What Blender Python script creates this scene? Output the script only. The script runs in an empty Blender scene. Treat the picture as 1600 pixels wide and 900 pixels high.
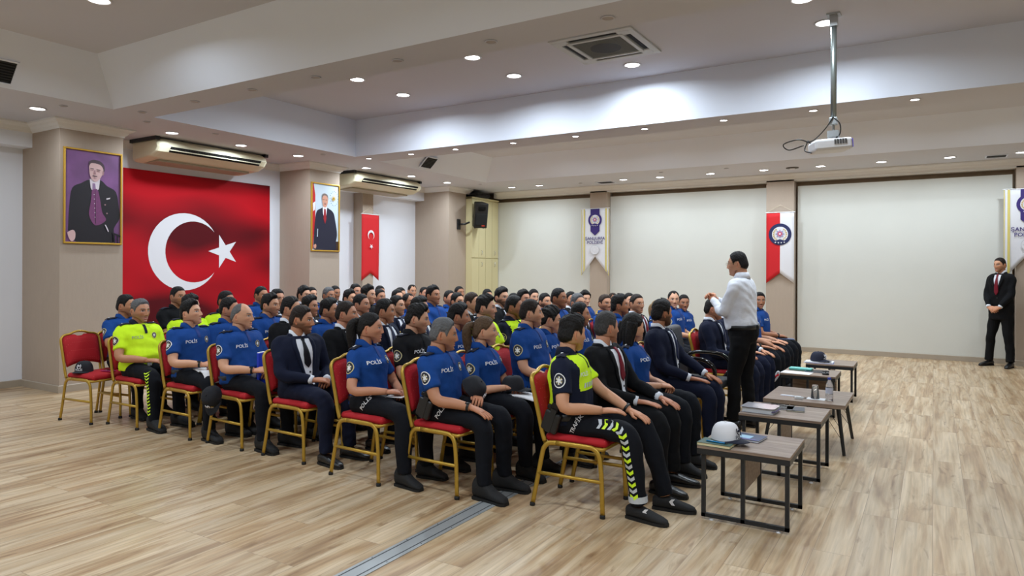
import bpy, math, random
import numpy as np
from mathutils import Vector, Matrix
from mathutils.bvhtree import BVHTree

# ------------------------------------------------------------------ camera, light, exposure
SC = bpy.context.scene
COL = SC.collection
cam_data = bpy.data.cameras.new('camera')
cam_data.sensor_fit = 'HORIZONTAL'; cam_data.sensor_width = 36.0
cam_data.lens = 36.0 * 1074.75 / 1600.0
cam_data.shift_y = -(450.0 - 420.05) / 1600.0
cam = bpy.data.objects.new('camera', cam_data); COL.objects.link(cam)
YAW, ROLL = .55, -.0039
cam.location = (0, 0, 1.58)
cam.rotation_euler = (Matrix.Rotation(YAW, 3, 'Z') @ Matrix.Rotation(ROLL, 3, 'Y') @ Matrix.Rotation(math.pi / 2, 3, 'X')).to_euler()
SC.camera = cam
SC.view_settings.view_transform = 'Standard'; SC.view_settings.look = 'None'
SC.view_settings.gamma = 1.0; SC.view_settings.use_curve_mapping = False
SC.view_settings.exposure = 0.0
W = bpy.data.worlds.new('world'); SC.world = W; W.use_nodes = True
W.node_tree.nodes['Background'].inputs[0].default_value = (.8, .88, 1, 1)
W.node_tree.nodes['Background'].inputs[1].default_value = .25
SC.cycles.max_bounces = 7; SC.cycles.diffuse_bounces = 5; SC.cycles.caustics_reflective = False; SC.cycles.caustics_refractive = False
SC.cycles.sample_clamp_indirect = 4.0
LIGHT_BIG, LIGHT_MID, LIGHT_SMALL, LIGHT_NEAR, LIGHT_FAR = 28.0, 21.0, 11.0, 35.0, 13.0   # watts of the three kinds of downlight

# ------------------------------------------------------------------ materials
MATS = {}
def srgb(r, g, b):
    f = lambda c: (c / 255 / 12.92) if c / 255 <= .04045 else ((c / 255 + .055) / 1.055) ** 2.4
    return (f(r), f(g), f(b), 1)
def mat(name, rgb, rough=.5, metal=0, noise=0, nscale=30, bump=0, bscale=60, emit=0, alpha=None, trans=0, stretch=None, spec=.5, sheen=0):
    if name in MATS: return MATS[name]
    m = bpy.data.materials.new(name); m.use_nodes = True; nt = m.node_tree; N = nt.nodes; L = nt.links
    b = N['Principled BSDF']; c = rgb if len(rgb) == 4 else (*rgb, 1)
    b.inputs['Base Color'].default_value = c; b.inputs['Roughness'].default_value = rough; b.inputs['Metallic'].default_value = metal
    b.inputs['Specular IOR Level'].default_value = spec
    if sheen: b.inputs['Sheen Weight'].default_value = sheen
    if trans: b.inputs['Transmission Weight'].default_value = trans
    tc = None
    if noise or bump:
        tc = N.new('ShaderNodeTexCoord'); mp = N.new('ShaderNodeMapping'); L.new(tc.outputs['Object'], mp.inputs[0])
        if stretch: mp.inputs['Scale'].default_value = stretch
    if noise:
        n = N.new('ShaderNodeTexNoise'); n.inputs['Scale'].default_value = nscale; n.inputs['Detail'].default_value = 3
        L.new(mp.outputs[0], n.inputs['Vector'])
        mx = N.new('ShaderNodeMix'); mx.data_type = 'RGBA'
        mx.inputs[6].default_value = tuple(x * (1 - noise) for x in c[:3]) + (1,); mx.inputs[7].default_value = tuple(min(1, x * (1 + noise)) for x in c[:3]) + (1,)
        L.new(n.outputs['Fac'], mx.inputs[0]); L.new(mx.outputs[2], b.inputs['Base Color'])
    if bump:
        n2 = N.new('ShaderNodeTexNoise'); n2.inputs['Scale'].default_value = bscale; n2.inputs['Detail'].default_value = 4
        L.new(mp.outputs[0], n2.inputs['Vector']); bp = N.new('ShaderNodeBump'); bp.inputs['Strength'].default_value = bump; bp.inputs['Distance'].default_value = .02
        L.new(n2.outputs['Fac'], bp.inputs['Height']); L.new(bp.outputs[0], b.inputs['Normal'])
    if emit:
        b.inputs['Emission Color'].default_value = c; b.inputs['Emission Strength'].default_value = emit
    MATS[name] = m; return m

def attr_mat(name, rough=.5, sss=0, sheen=0):
    m = bpy.data.materials.new(name); m.use_nodes = True; N = m.node_tree.nodes; L = m.node_tree.links; b = N['Principled BSDF']
    a = N.new('ShaderNodeAttribute'); a.attribute_name = 'Col'; L.new(a.outputs['Color'], b.inputs['Base Color'])
    b.inputs['Roughness'].default_value = rough
    MATS[name] = m; return m

WHITE_WALL = mat('painted_white_wall', srgb(213, 214, 208), .85, noise=.03, nscale=2, bump=.05, bscale=90)
BLUE_WHITE = mat('painted_cool_white', srgb(232, 235, 244), .85, noise=.02, nscale=2)
CEIL = mat('ceiling_paint', srgb(206, 206, 214), .9, noise=.02, nscale=1.5)
COFFER = mat('coffer_paint', srgb(228, 233, 245), .9, noise=.02, nscale=1.5)
CORNICE = mat('cornice_plaster', srgb(228, 226, 224), .7)
TAN = mat('beige_fabric_wallpaper', srgb(176, 160, 145), .8, noise=.04, nscale=40, bump=.08, bscale=160, stretch=(1, 1, .15))
BASE = mat('baseboard_grey_beige', srgb(170, 158, 142), .5)
GAP = mat('recess_shaded_tan', srgb(150, 128, 104), .8)  # tan darkened in the colour to stand for shade behind the panels
GOLDTUBE = mat('gold_lacquered_tube', srgb(182, 146, 56), .36, .5)
BLACK = mat('black_plastic', srgb(22, 22, 24), .45)
RUBBER = mat('black_rubber', srgb(18, 18, 18), .7)
BLACKMETAL = mat('black_powder_coated_steel', srgb(40, 42, 46), .4, .3)
SILVER = mat('brushed_silver_metal', srgb(168, 172, 174), .45, .35, noise=.1, nscale=5)
CHROME = mat('chrome', srgb(220, 220, 222), .15, 1)
WHITEP = mat('white_plastic', srgb(228, 228, 232), .4)
PAPER = mat('white_paper', srgb(235, 236, 240), .8)
CREAM = mat('cream_plastic', srgb(226, 220, 192), .45)
CREAMW = mat('cream_painted_wood', srgb(214, 204, 160), .5, noise=.03, nscale=3)
RED = mat('red_flag_cloth', srgb(205, 22, 32), .75)
WHITEC = mat('white_flag_cloth', srgb(226, 226, 232), .75)
GOLD = mat('gold_paint', srgb(205, 160, 60), .35, .5)
YEL = mat('yellow_gold_braid', srgb(214, 198, 110), .6)
PURPLE = mat('deep_purple_print', srgb(52, 34, 110), .7)
NAVYPRINT = mat('navy_print', srgb(28, 36, 84), .7)
REDPRINT = mat('red_print', srgb(210, 40, 60), .7)
LAVPRINT = mat('lavender_print', srgb(150, 150, 190), .7)
GREYPRINT = mat('pale_grey_print', srgb(196, 196, 200), .7)
GOLDPRINT = mat('gold_print', srgb(200, 170, 80), .6)
DARKHOLE = mat('dark_slot', srgb(10, 10, 10), .9)

def floor_material():
    m = bpy.data.materials.new('laminate_floor'); m.use_nodes = True; N = m.node_tree.nodes; L = m.node_tree.links; b = N['Principled BSDF']
    tc = N.new('ShaderNodeTexCoord'); mp = N.new('ShaderNodeMapping'); mp.inputs['Rotation'].default_value = (0, 0, math.pi / 2)
    L.new(tc.outputs['Object'], mp.inputs[0])
    br = N.new('ShaderNodeTexBrick'); br.offset = .37; br.offset_frequency = 3; br.squash = 1
    br.inputs['Scale'].default_value = 1; br.inputs['Brick Width'].default_value = 1.25; br.inputs['Row Height'].default_value = .192
    br.inputs['Mortar Size'].default_value = .0016; br.inputs['Mortar Smooth'].default_value = .3; br.inputs['Bias'].default_value = 0
    br.inputs['Color1'].default_value = (0, 0, 0, 1); br.inputs['Color2'].default_value = (1, 1, 1, 1); br.inputs['Mortar'].default_value = (.5, .5, .5, 1)
    L.new(mp.outputs[0], br.inputs['Vector'])
    # each board gets its own slice of the grain
    sep = N.new('ShaderNodeSeparateXYZ'); L.new(mp.outputs[0], sep.inputs[0])
    mul = N.new('ShaderNodeMath'); mul.operation = 'MULTIPLY'; mul.inputs[1].default_value = 40; L.new(br.outputs['Color'], mul.inputs[0])
    def grain(sx, sy, scale, detail, dist):
        cx = N.new('ShaderNodeMath'); cx.operation = 'MULTIPLY'; cx.inputs[1].default_value = sx; L.new(sep.outputs[0], cx.inputs[0])
        cy = N.new('ShaderNodeMath'); cy.operation = 'MULTIPLY'; cy.inputs[1].default_value = sy; L.new(sep.outputs[1], cy.inputs[0])
        cb = N.new('ShaderNodeCombineXYZ'); L.new(cx.outputs[0], cb.inputs[0]); L.new(cy.outputs[0], cb.inputs[1]); L.new(mul.outputs[0], cb.inputs[2])
        n = N.new('ShaderNodeTexNoise'); n.inputs['Scale'].default_value = scale; n.inputs['Detail'].default_value = detail; n.inputs['Distortion'].default_value = dist
        L.new(cb.outputs[0], n.inputs['Vector']); return n
    g1 = grain(.55, 6, 1.6, 5, .9); g2 = grain(.9, 26, 2.0, 6, .4); g3 = grain(1.5, 6, 1.5, 3, 1.6)
    r1 = N.new('ShaderNodeValToRGB'); e = r1.color_ramp.elements
    e[0].position = .26; e[0].color = srgb(150, 120, 90); e[1].position = .66; e[1].color = srgb(210, 190, 162)
    k = r1.color_ramp.elements.new(.42); k.color = srgb(182, 154, 120); k = r1.color_ramp.elements.new(.52); k.color = srgb(198, 175, 143)
    L.new(g1.outputs['Fac'], r1.inputs[0])
    r2 = N.new('ShaderNodeValToRGB'); e = r2.color_ramp.elements; e[0].position = .3; e[0].color = (.80, .78, .75, 1); e[1].position = .62; e[1].color = (1.06, 1.05, 1.03, 1)
    L.new(g2.outputs['Fac'], r2.inputs[0])
    r3 = N.new('ShaderNodeValToRGB'); e = r3.color_ramp.elements; e[0].position = .26; e[0].color = (.55, .46, .39, 1); e[1].position = .40; e[1].color = (1, 1, 1, 1)
    L.new(g3.outputs['Fac'], r3.inputs[0])
    def mul2(a, c, f=1):
        x = N.new('ShaderNodeMix'); x.data_type = 'RGBA'; x.blend_type = 'MULTIPLY'; x.inputs[0].default_value = f
        L.new(a, x.inputs[6]); L.new(c, x.inputs[7]); return x.outputs[2]
    rb = N.new('ShaderNodeValToRGB'); e = rb.color_ramp.elements; e[0].color = (.86, .84, .82, 1); e[1].color = (1.04, 1.03, 1.02, 1); L.new(br.outputs['Color'], rb.inputs[0])
    c = mul2(r1.outputs[0], r2.outputs[0]); c = mul2(c, r3.outputs[0], .8); c = mul2(c, rb.outputs[0])
    inv = N.new('ShaderNodeMix'); inv.data_type = 'RGBA'; L.new(br.outputs['Fac'], inv.inputs[0]); L.new(c, inv.inputs[6]); inv.inputs[7].default_value = srgb(148, 124, 100)
    L.new(inv.outputs[2], b.inputs['Base Color']); b.inputs['Roughness'].default_value = .34; b.inputs['Specular IOR Level'].default_value = .45
    bp = N.new('ShaderNodeBump'); bp.inputs['Strength'].default_value = .12; bp.inputs['Distance'].default_value = .003
    L.new(g2.outputs['Fac'], bp.inputs['Height']); L.new(bp.outputs[0], b.inputs['Normal'])
    return m
FLOORM = floor_material()
def wood_material(name, c1, c2):
    m = bpy.data.materials.new(name); m.use_nodes = True; N = m.node_tree.nodes; L = m.node_tree.links; b = N['Principled BSDF']
    tc = N.new('ShaderNodeTexCoord'); mp = N.new('ShaderNodeMapping'); mp.inputs['Scale'].default_value = (2, 26, 26); L.new(tc.outputs['Object'], mp.inputs[0])
    n = N.new('ShaderNodeTexNoise'); n.inputs['Scale'].default_value = 1.6; n.inputs['Detail'].default_value = 5; n.inputs['Distortion'].default_value = .6; L.new(mp.outputs[0], n.inputs[0])
    r = N.new('ShaderNodeValToRGB'); r.color_ramp.elements[0].position = .3; r.color_ramp.elements[0].color = c1; r.color_ramp.elements[1].position = .7; r.color_ramp.elements[1].color = c2
    L.new(n.outputs['Fac'], r.inputs[0]); L.new(r.outputs[0], b.inputs['Base Color']); b.inputs['Roughness'].default_value = .42
    return m
TABLEWOOD = wood_material('walnut_laminate', srgb(112, 92, 80), srgb(158, 138, 122))
def red_fabric():
    m = bpy.data.materials.new('red_dotted_upholstery'); m.use_nodes = True; N = m.node_tree.nodes; L = m.node_tree.links; b = N['Principled BSDF']
    tc = N.new('ShaderNodeTexCoord'); v = N.new('ShaderNodeTexVoronoi'); v.inputs['Scale'].default_value = 48; v.inputs['Randomness'].default_value = .15; L.new(tc.outputs['Object'], v.inputs['Vector'])
    r = N.new('ShaderNodeValToRGB'); r.color_ramp.elements[0].position = .12; r.color_ramp.elements[0].color = srgb(196, 70, 64); r.color_ramp.elements[1].position = .2; r.color_ramp.elements[1].color = srgb(172, 12, 26)
    L.new(v.outputs['Distance'], r.inputs[0]); L.new(r.outputs[0], b.inputs['Base Color']); b.inputs['Roughness'].default_value = .8
    return m
REDFAB = red_fabric()

# ------------------------------------------------------------------ geometry helpers
def P3(a): return np.asarray(a, float).reshape(-1, 3)
class MB:
    def __init__(s): s.v = []; s.f = []; s.m = []; s.c = []; s.n = 0
    def add(s, vf, mi=0, col=None):
        v, f = vf[0], vf[1]; v = P3(v); o = s.n
        s.v.append(v); s.f += [tuple(i + o for i in q) for q in f]
        s.m += (list(mi) if hasattr(mi, '__len__') else [mi] * len(f)); s.n += len(v)
        s.c.append(np.tile(np.array(col if col is not None else (1, 1, 1), float), (len(v), 1)) if (col is None or np.ndim(col) == 1) else np.asarray(col, float))
        return s
    def mesh(s, name, mats, smooth=True, color=False):
        me = bpy.data.meshes.new(name); V = np.concatenate(s.v)
        me.from_pydata(V.tolist(), [], s.f)
        for m in mats: me.materials.append(m)
        if len(mats) > 1: me.polygons.foreach_set('material_index', s.m)
        me.polygons.foreach_set('use_smooth', [smooth] * len(s.f))
        if color:
            a = me.color_attributes.new('Col', 'FLOAT_COLOR', 'POINT'); cc = np.concatenate(s.c)
            a.data.foreach_set('color', np.concatenate([cc, np.ones((len(cc), 1))], 1).ravel())
        me.update(); return me
    def build(s, name, mats, parent=None, smooth=False, loc=(0, 0, 0), rot=None, color=False, bevel=0):
        if not isinstance(mats, (list, tuple)): mats = [mats]
        return link(name, s.mesh(name, mats, smooth, color), parent, loc, rot, bevel)
def link(name, me, parent=None, loc=(0, 0, 0), rot=None, bevel=0):
    o = bpy.data.objects.new(name, me); COL.objects.link(o); o.location = loc
    if rot is not None: o.rotation_euler = rot
    if parent is not None: o.parent = parent
    if bevel:
        b = o.modifiers.new('bevel', 'BEVEL'); b.width = bevel; b.segments = 2; b.limit_method = 'ANGLE'
    return o
def tag(o, label, cat, group=None, kind=None):
    if label: o['label'] = label
    if cat: o['category'] = cat
    if group: o['group'] = group
    if kind: o['kind'] = kind
    return o
def empty(name, label, cat, loc=(0, 0, 0), rz=0, group=None):
    o = bpy.data.objects.new(name, None); COL.objects.link(o); o.location = loc; o.rotation_euler = (0, 0, rz); o.empty_display_size = .1
    return tag(o, label, cat, group)
def struct(o): o['kind'] = 'structure'; return o
def copy_tree(root, loc, rz, label, group=None):
    r = root.copy(); COL.objects.link(r); r.location = loc; r.rotation_euler = (0, 0, rz); r['label'] = label
    if group: r['group'] = group
    for ch in list(root.children):
        c = ch.copy(); COL.objects.link(c); c.parent = r
        for g in list(ch.children):
            d = g.copy(); COL.objects.link(d); d.parent = c
    return r

def box(x0, x1, y0, y1, z0, z1):
    v = [(x0, y0, z0), (x1, y0, z0), (x1, y1, z0), (x0, y1, z0), (x0, y0, z1), (x1, y0, z1), (x1, y1, z1), (x0, y1, z1)]
    return v, [(0, 3, 2, 1), (4, 5, 6, 7), (0, 1, 5, 4), (1, 2, 6, 5), (2, 3, 7, 6), (3, 0, 4, 7)]
def rbox(x0, x1, y0, y1, z0, z1, r=.01, n=4, crown=0):
    # box with rounded vertical corners and softened top/bottom edges
    ring = []
    for cx_, cy_, a0 in ((x1 - r, y1 - r, 0), (x0 + r, y1 - r, 90), (x0 + r, y0 + r, 180), (x1 - r, y0 + r, 270)):
        for k in range(n + 1):
            a = math.radians(a0 + 90 * k / n); ring.append((cx_, cy_, math.cos(a), math.sin(a)))
    e = min(r, (z1 - z0) / 2); v = []; lv = []
    for k in range(4):
        a = math.pi / 2 * k / 3; lv.append((z0 + e - e * math.cos(a), r - e + e * math.sin(a)))
    for k in range(4):
        a = math.pi / 2 * k / 3; lv.append((z1 - e + e * math.sin(a), r - e + e * math.cos(a)))
    for z, rr in lv: v += [(x + c * rr, y + s_ * rr, z) for x, y, c, s_ in ring]
    m = len(ring); f = []
    for j in range(len(lv) - 1):
        for i in range(m):
            f.append((j * m + i, j * m + (i + 1) % m, (j + 1) * m + (i + 1) % m, (j + 1) * m + i))
    f.append(tuple(range(m - 1, -1, -1)))
    if crown:
        v.append(((x0 + x1) / 2, (y0 + y1) / 2, z1 + crown)); b0 = (len(lv) - 1) * m
        for i in range(m): f.append((b0 + i, b0 + (i + 1) % m, len(v) - 1))
    else: f.append(tuple((len(lv) - 1) * m + i for i in range(m)))
    return v, f
def prism(poly, z0, z1, axis='z'):
    n = len(poly)
    def mk(a, b, c): return {'z': (a, b, c), 'y': (a, c, b), 'x': (c, a, b)}[axis]
    v = [mk(a, b, z0) for a, b in poly] + [mk(a, b, z1) for a, b in poly]
    f = [tuple(range(n - 1, -1, -1)), tuple(range(n, 2 * n))] + [(i, (i + 1) % n, n + (i + 1) % n, n + i) for i in range(n)]
    return v, f
def disc(c, r, n=24, axis='z', sx=1):
    v = [(0, 0, 0)] + [(r * math.cos(2 * math.pi * k / n) * sx, r * math.sin(2 * math.pi * k / n), 0) for k in range(n)]
    v = np.array(v)
    if axis == 'y': v = v[:, [0, 2, 1]]
    if axis == 'x': v = v[:, [2, 0, 1]]
    return v + np.array(c), [(0, 1 + k, 1 + (k + 1) % n) for k in range(n)]
def catmull(pts, k=6):
    p = P3(pts) if np.shape(pts)[-1] == 3 else np.asarray(pts, float); out = []
    q = np.concatenate([[2 * p[0] - p[1]], p, [2 * p[-1] - p[-2]]])
    for i in range(len(p) - 1):
        for j in range(k):
            t = j / k; a, b, c, d = q[i], q[i + 1], q[i + 2], q[i + 3]
            out.append(.5 * ((2 * b) + (-a + c) * t + (2 * a - 5 * b + 4 * c - d) * t * t + (-a + 3 * b - 3 * c + d) * t ** 3))
    out.append(p[-1]); return np.array(out)
def nrm(v): v = np.asarray(v, float); return v / (np.linalg.norm(v) + 1e-12)
def tube(path, r, n=8, up=(0, 0, 1), ry=None, closed=False, caps=True, power=1.0):
    p = P3(path); N = len(p); r = np.broadcast_to(np.asarray(r, float), (N,)); ry = r if ry is None else np.broadcast_to(np.asarray(ry, float), (N,))
    t = np.zeros_like(p)
    for i in range(N):
        a = p[(i - 1) % N] if (closed or i > 0) else p[i]; b = p[(i + 1) % N] if (closed or i < N - 1) else p[i]; t[i] = nrm(b - a)
    u = np.asarray(up, float); V = []
    if abs(np.dot(nrm(u), t[0])) > .95: u = np.array([1, 0, 0.]) if abs(t[0][0]) < .9 else np.array([0, 1., 0])
    an = np.arange(n) * 2 * math.pi / n
    ca, sa = np.cos(an), np.sin(an)
    if power != 1: ca = np.sign(ca) * np.abs(ca) ** power; sa = np.sign(sa) * np.abs(sa) ** power
    for i in range(N):
        s = nrm(np.cross(u, t[i])); w = nrm(np.cross(t[i], s)); u = w
        V.append(p[i] + np.outer(ca * r[i], s) + np.outer(sa * ry[i], w))
    V = np.concatenate(V); f = []
    for j in range(N if closed else N - 1):
        k = (j + 1) % N
        for i in range(n): f.append((j * n + i, j * n + (i + 1) % n, k * n + (i + 1) % n, k * n + i))
    if caps and not closed: f.append(tuple(range(n - 1, -1, -1))); f.append(tuple((N - 1) * n + i for i in range(n)))
    return V, f
def ellipsoid(c, r, n=16, m=10, R=None):
    v = [(0, 0, -1)]
    for j in range(1, m):
        th = -math.pi / 2 + math.pi * j / m
        v += [(math.cos(th) * math.cos(2 * math.pi * i / n), math.cos(th) * math.sin(2 * math.pi * i / n), math.sin(th)) for i in range(n)]
    v.append((0, 0, 1)); v = np.array(v) * np.array(r)
    if R is not None: v = v @ np.asarray(R).T
    v = v + np.array(c); f = []
    for i in range(n): f.append((0, 1 + (i + 1) % n, 1 + i)); f.append((len(v) - 1, 1 + (m - 2) * n + i, 1 + (m - 2) * n + (i + 1) % n))
    for j in range(m - 2):
        for i in range(n):
            a = 1 + j * n + i; b = 1 + j * n + (i + 1) % n; f.append((a, b, b + n, a + n))
    return v, f
def lathe(prof, n=24, c=(0, 0, 0)):
    v = []; f = []
    for r, z in prof: v += [(c[0] + r * math.cos(2 * math.pi * i / n), c[1] + r * math.sin(2 * math.pi * i / n), c[2] + z) for i in range(n)]
    for j in range(len(prof) - 1):
        for i in range(n): f.append((j * n + i, j * n + (i + 1) % n, (j + 1) * n + (i + 1) % n, (j + 1) * n + i))
    return v, f
_TXT = {}
def text_vf(s, size=1.0, bold=True):
    # flat glyph mesh, origin centred, width reported
    if s not in _TXT:
        cu = bpy.data.curves.new('t', 'FONT'); cu.body = s; cu.align_x = 'CENTER'; cu.align_y = 'CENTER'; cu.resolution_u = 2
        if bold: cu.offset = .012
        o = bpy.data.objects.new('t', cu); COL.objects.link(o); bpy.context.view_layer.update()
        me = bpy.data.meshes.new_from_object(o.evaluated_get(bpy.context.evaluated_depsgraph_get()))
        v = np.array([tuple(q.co) for q in me.vertices]); f = [tuple(q.vertices) for q in me.polygons]
        bpy.data.objects.remove(o); bpy.data.curves.remove(cu); bpy.data.meshes.remove(me); _TXT[s] = (v, f)
    v, f = _TXT[s]; return v * size, f
# ------------------------------------------------------------------ room shell
CZ = 3.44; CORN = 3.34
def slab(name, b, m, kind=True, bevel=0):
    o = MB().add(box(*b)).build(name, m, bevel=bevel)
    return struct(o) if kind else o
slab('floor', (-10.6, 4.6, -3.7, 14.8, -.1, 0), FLOORM)
slab('wall_left', (-10.6, -10.31, -3.7, 14.8, 0, 3.6), BLUE_WHITE)
m_ = MB()   # the flush bay of the left wall behind the big flag, and the lowered beam over the other two bays
m_.add(box(-10.31, -10.12, 5.17, 8.44, 0, CZ)); struct(m_.build('wall_left_bay', BLUE_WHITE))
for i, (a, b) in enumerate(((-3.5, 4.385), (9.145, 12.493))):
    slab('trim_%d' % (i + 1), (-10.31, -10.05, a, b, 3.14, CZ), BLUE_WHITE)
for i, (a, b) in enumerate(((4.385, 5.173), (8.436, 9.145), (12.493, 13.165))):
    slab('wall_left_column_%d' % (i + 1), (-10.31, -9.343, a, b, 0, CZ), TAN)
slab('wall_left_pilaster', (-10.31, -10.05, 10.49, 10.80, 0, 3.14), TAN)
slab('wall_back', (-10.6, 4.6, 14.44, 14.8, 0, 3.6), GAP)
for i, (a, b) in enumerate(((-6.61, -6.20), (-2.81, -2.30), (1.168, 1.70))):
    slab('wall_back_pilaster_%d' % (i + 1), (a, b, 14.14, 14.44, 0, CZ), TAN)
for i, (a, b) in enumerate(((-9.2, -6.61), (-6.195, -2.815), (-2.26, 1.13), (1.74, 4.3))):
    slab('wall_back_panel_%d' % (i + 1), (a, b, 14.32, 14.38, .0, 3.21), WHITE_WALL)
slab('wall_right', (4.3, 4.6, -3.7, 14.8, 0, 3.6), WHITE_WALL)
slab('wall_front', (-10.6, 4.6, -3.7, -3.4, 0, 3.6), WHITE_WALL)
# cornice beam along the back wall, spanning over the recessed panels
slab('trim_3', (-9.2, 4.3, 14.14, 14.44, 3.30, CZ), CORNICE)

# soffit with three coffers
X0, X1 = -8.24, 3.6
COF = [(-2.6, 4.45, .39, 3.93), (4.94, 8.42, 0.0, 4.05), (9.0, 12.36, .46, 3.88)]
def soffit():
    mb = MB(); ys = [-3.7] + [v for c in COF for v in c[:2]] + [14.8]
    def q(x0, x1, y0, y1, z): mb.add(([(x0, y0, z), (x0, y1, z), (x1, y1, z), (x1, y0, z)], [(0, 1, 2, 3)]))
    q(-10.6, X0, -3.7, 14.8, CZ); q(X1, 4.6, -3.7, 14.8, CZ)
    for a, b in ((-3.7, COF[0][0]), (COF[0][1], COF[1][0]), (COF[1][1], COF[2][0]), (COF[2][1], 14.8)): q(X0, X1, a, b, CZ)
    return mb
struct(soffit().build('ceiling', CEIL))
for i, (a, b, s, z) in enumerate(COF):
    mb = MB(); lo = [(X0, a, CZ), (X1, a, CZ), (X1, b, CZ), (X0, b, CZ)]; hi = [(X0 + s, a + s, z), (X1 - s, a + s, z), (X1 - s, b - s, z), (X0 + s, b - s, z)]
    v = lo + hi; f = [(0, 1, 5, 4), (1, 2, 6, 5), (2, 3, 7, 6), (3, 0, 4, 7)]
    mb.add((v, f)); struct(mb.build('ceiling_coffer_side_%d' % (i + 1), COFFER))
    struct(MB().add((hi, [(3, 2, 1, 0)])).build('ceiling_coffer_top_%d' % (i + 1), CEIL))
slab('ceiling_upper', (-10.6, 4.6, -3.7, 14.8, 4.2, 4.3), CEIL)

def sweep_profile(path, prof):
    # path in plan, room on the right-hand side; prof = (distance into the room, z); mitred corners
    n = len(path); V = []; F = []; m = len(prof)
    for i in range(n):
        p = np.array(path[i], float); d1 = nrm(p - np.array(path[i - 1])) if i else None; d2 = nrm(np.array(path[i + 1]) - p) if i < n - 1 else None
        if d1 is None: d1 = d2
        if d2 is None: d2 = d1
        n1 = np.array([d1[1], -d1[0]]); n2 = np.array([d2[1], -d2[0]]); k = 1 + n1 @ n2
        mi = (n1 + n2) / k if k > 1e-6 else n1
        for d, z in prof: V.append((*(p + mi * d), z))
    for i in range(n - 1):
        for j in range(m - 1): F.append((i * m + j, (i + 1) * m + j, (i + 1) * m + j + 1, i * m + j + 1))
    return V, F
LP = [(-10.05, -3.4), (-10.05, 4.385), (-9.343, 4.385), (-9.343, 5.173), (-10.12, 5.173), (-10.12, 8.436), (-9.343, 8.436), (-9.343, 9.145), (-10.05, 9.145), (-10.05, 12.493), (-9.343, 12.493), (-9.343, 13.165), (-9.343, 13.3)]
prof = [(0, 3.325), (.012, 3.325), (.02, 3.345), (.035, 3.355), (.055, 3.385), (.085, 3.40), (.10, 3.415), (.115, 3.42), (.115, 3.441)]
struct(MB().add(sweep_profile(LP, prof)).build('trim_4', CORNICE, smooth=False))
struct(MB().add(sweep_profile([(-9.1, 14.14), (4.3, 14.14)], prof)).build('trim_5', CORNICE))
BL = [(-10.31, -3.4), (-10.31, 4.385), (-9.343, 4.385), (-9.343, 5.173), (-10.12, 5.173), (-10.12, 8.436), (-9.343, 8.436), (-9.343, 9.145), (-10.31, 9.145), (-10.31, 10.49), (-10.05, 10.49), (-10.05, 10.80), (-10.31, 10.8), (-10.31, 12.493), (-9.343, 12.493), (-9.343, 13.165)]
bprof = [(.014, 0), (.014, .085), (.004, .092), (0, .092)]
struct(MB().add(sweep_profile(BL, bprof)).build('baseboard_left', BASE))
BB = []
for a, b in ((-9.15, None), (-6.61, -6.20), (-2.81, -2.30), (1.168, 1.70)):
    if b is None: BB.append((a, 14.32)); continue
    BB += [(a, 14.32), (a, 14.14), (b, 14.14), (b, 14.32)]
BB.append((4.3, 14.32))
struct(MB().add(sweep_profile(BB, bprof)).build('baseboard_back', BASE))
# metal expansion joint let into the floor
mb = MB(); mb.add(box(-2.617, -2.483, -3.4, 14.3, -.01, .004), 0)
for x in (-2.592, -2.512): mb.add(box(x - .003, x + .003, -3.4, 14.3, .004, .0055), 1)
for k in range(60): 
    for x in (-2.603, -2.497): mb.add(lathe([(.004, .004), (.003, .0058), (0, .006)], 8, (x, -3 + k * .29, 0)), 1)
struct(mb.build('trim_6', [SILVER, mat('groove_grey', srgb(70, 74, 78), .6)]))

# ------------------------------------------------------------------ ceiling lights
LENS = mat('lit_lens', (1, .98, .96), .5, emit=14)
LENS_OFF = mat('unlit_lens', srgb(170, 160, 155), .5)
_lens = {}
def downlight(x, y, z, r, lit, label, group, watt=0, col=(.80, .91, 1.0)):
    key = (round(r, 3), lit)
    t = empty('ceiling_light', label, 'ceiling light', (x, y, z), group=group)
    if key not in _lens:
        ring = lathe([(r, .0), (r * 1.22, -.003), (r * 1.25, -.008), (r * 1.12, -.012), (r, -.009), (r * .98, 0)], 28)
        _lens[key] = (MB().add(ring).mesh('ring', [WHITEP if lit else CEIL]), MB().add(lathe([(r, -.006), (r * .6, -.007), (0, -.0075)], 28)).mesh('lens', [LENS if lit else LENS_OFF]))
    link('trim_ring', _lens[key][0], t); link('lens', _lens[key][1], t)
    if lit and watt:
        L = bpy.data.lights.new('downlight', 'AREA'); L.shape = 'DISK'; L.size = r * 1.9; L.energy = watt; L.color = col; L.spread = math.radians(165)
        o = bpy.data.objects.new('downlight_lamp', L); COL.objects.link(o); o.location = (0, 0, -.014); o.parent = t
NTH = ['first', 'second', 'third', 'fourth', 'fifth', 'sixth', 'seventh', 'eighth', 'ninth', 'tenth']
for i, y in enumerate((3.96, 5.63, 6.74, 7.84, 9.44, 10.73, 11.92)): downlight(-8.96, y, CZ, .075, True, 'lit downlight along the left wall, %s from the near column' % NTH[i], 'lit downlights along the left wall', LIGHT_MID * (.4 if i < 1 else .8 if i < 4 else 1))
for y in (-1.6, .2, 2.1): downlight(-8.96, y, CZ, .075, True, 'round lit downlight in the soffit left of the picture', 'lit downlights left of the picture', LIGHT_MID * .6)
for i, x in enumerate((-8.2, -7.48, -5.49, -4.70, -3.69, -2.70, -1.73, -.77, .22, 1.17)): downlight(x, 13.35, CZ, .075, True, 'round lit downlight above the far wall, %s from the left' % NTH[i], 'lit downlights along the far wall', LIGHT_FAR)
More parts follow.
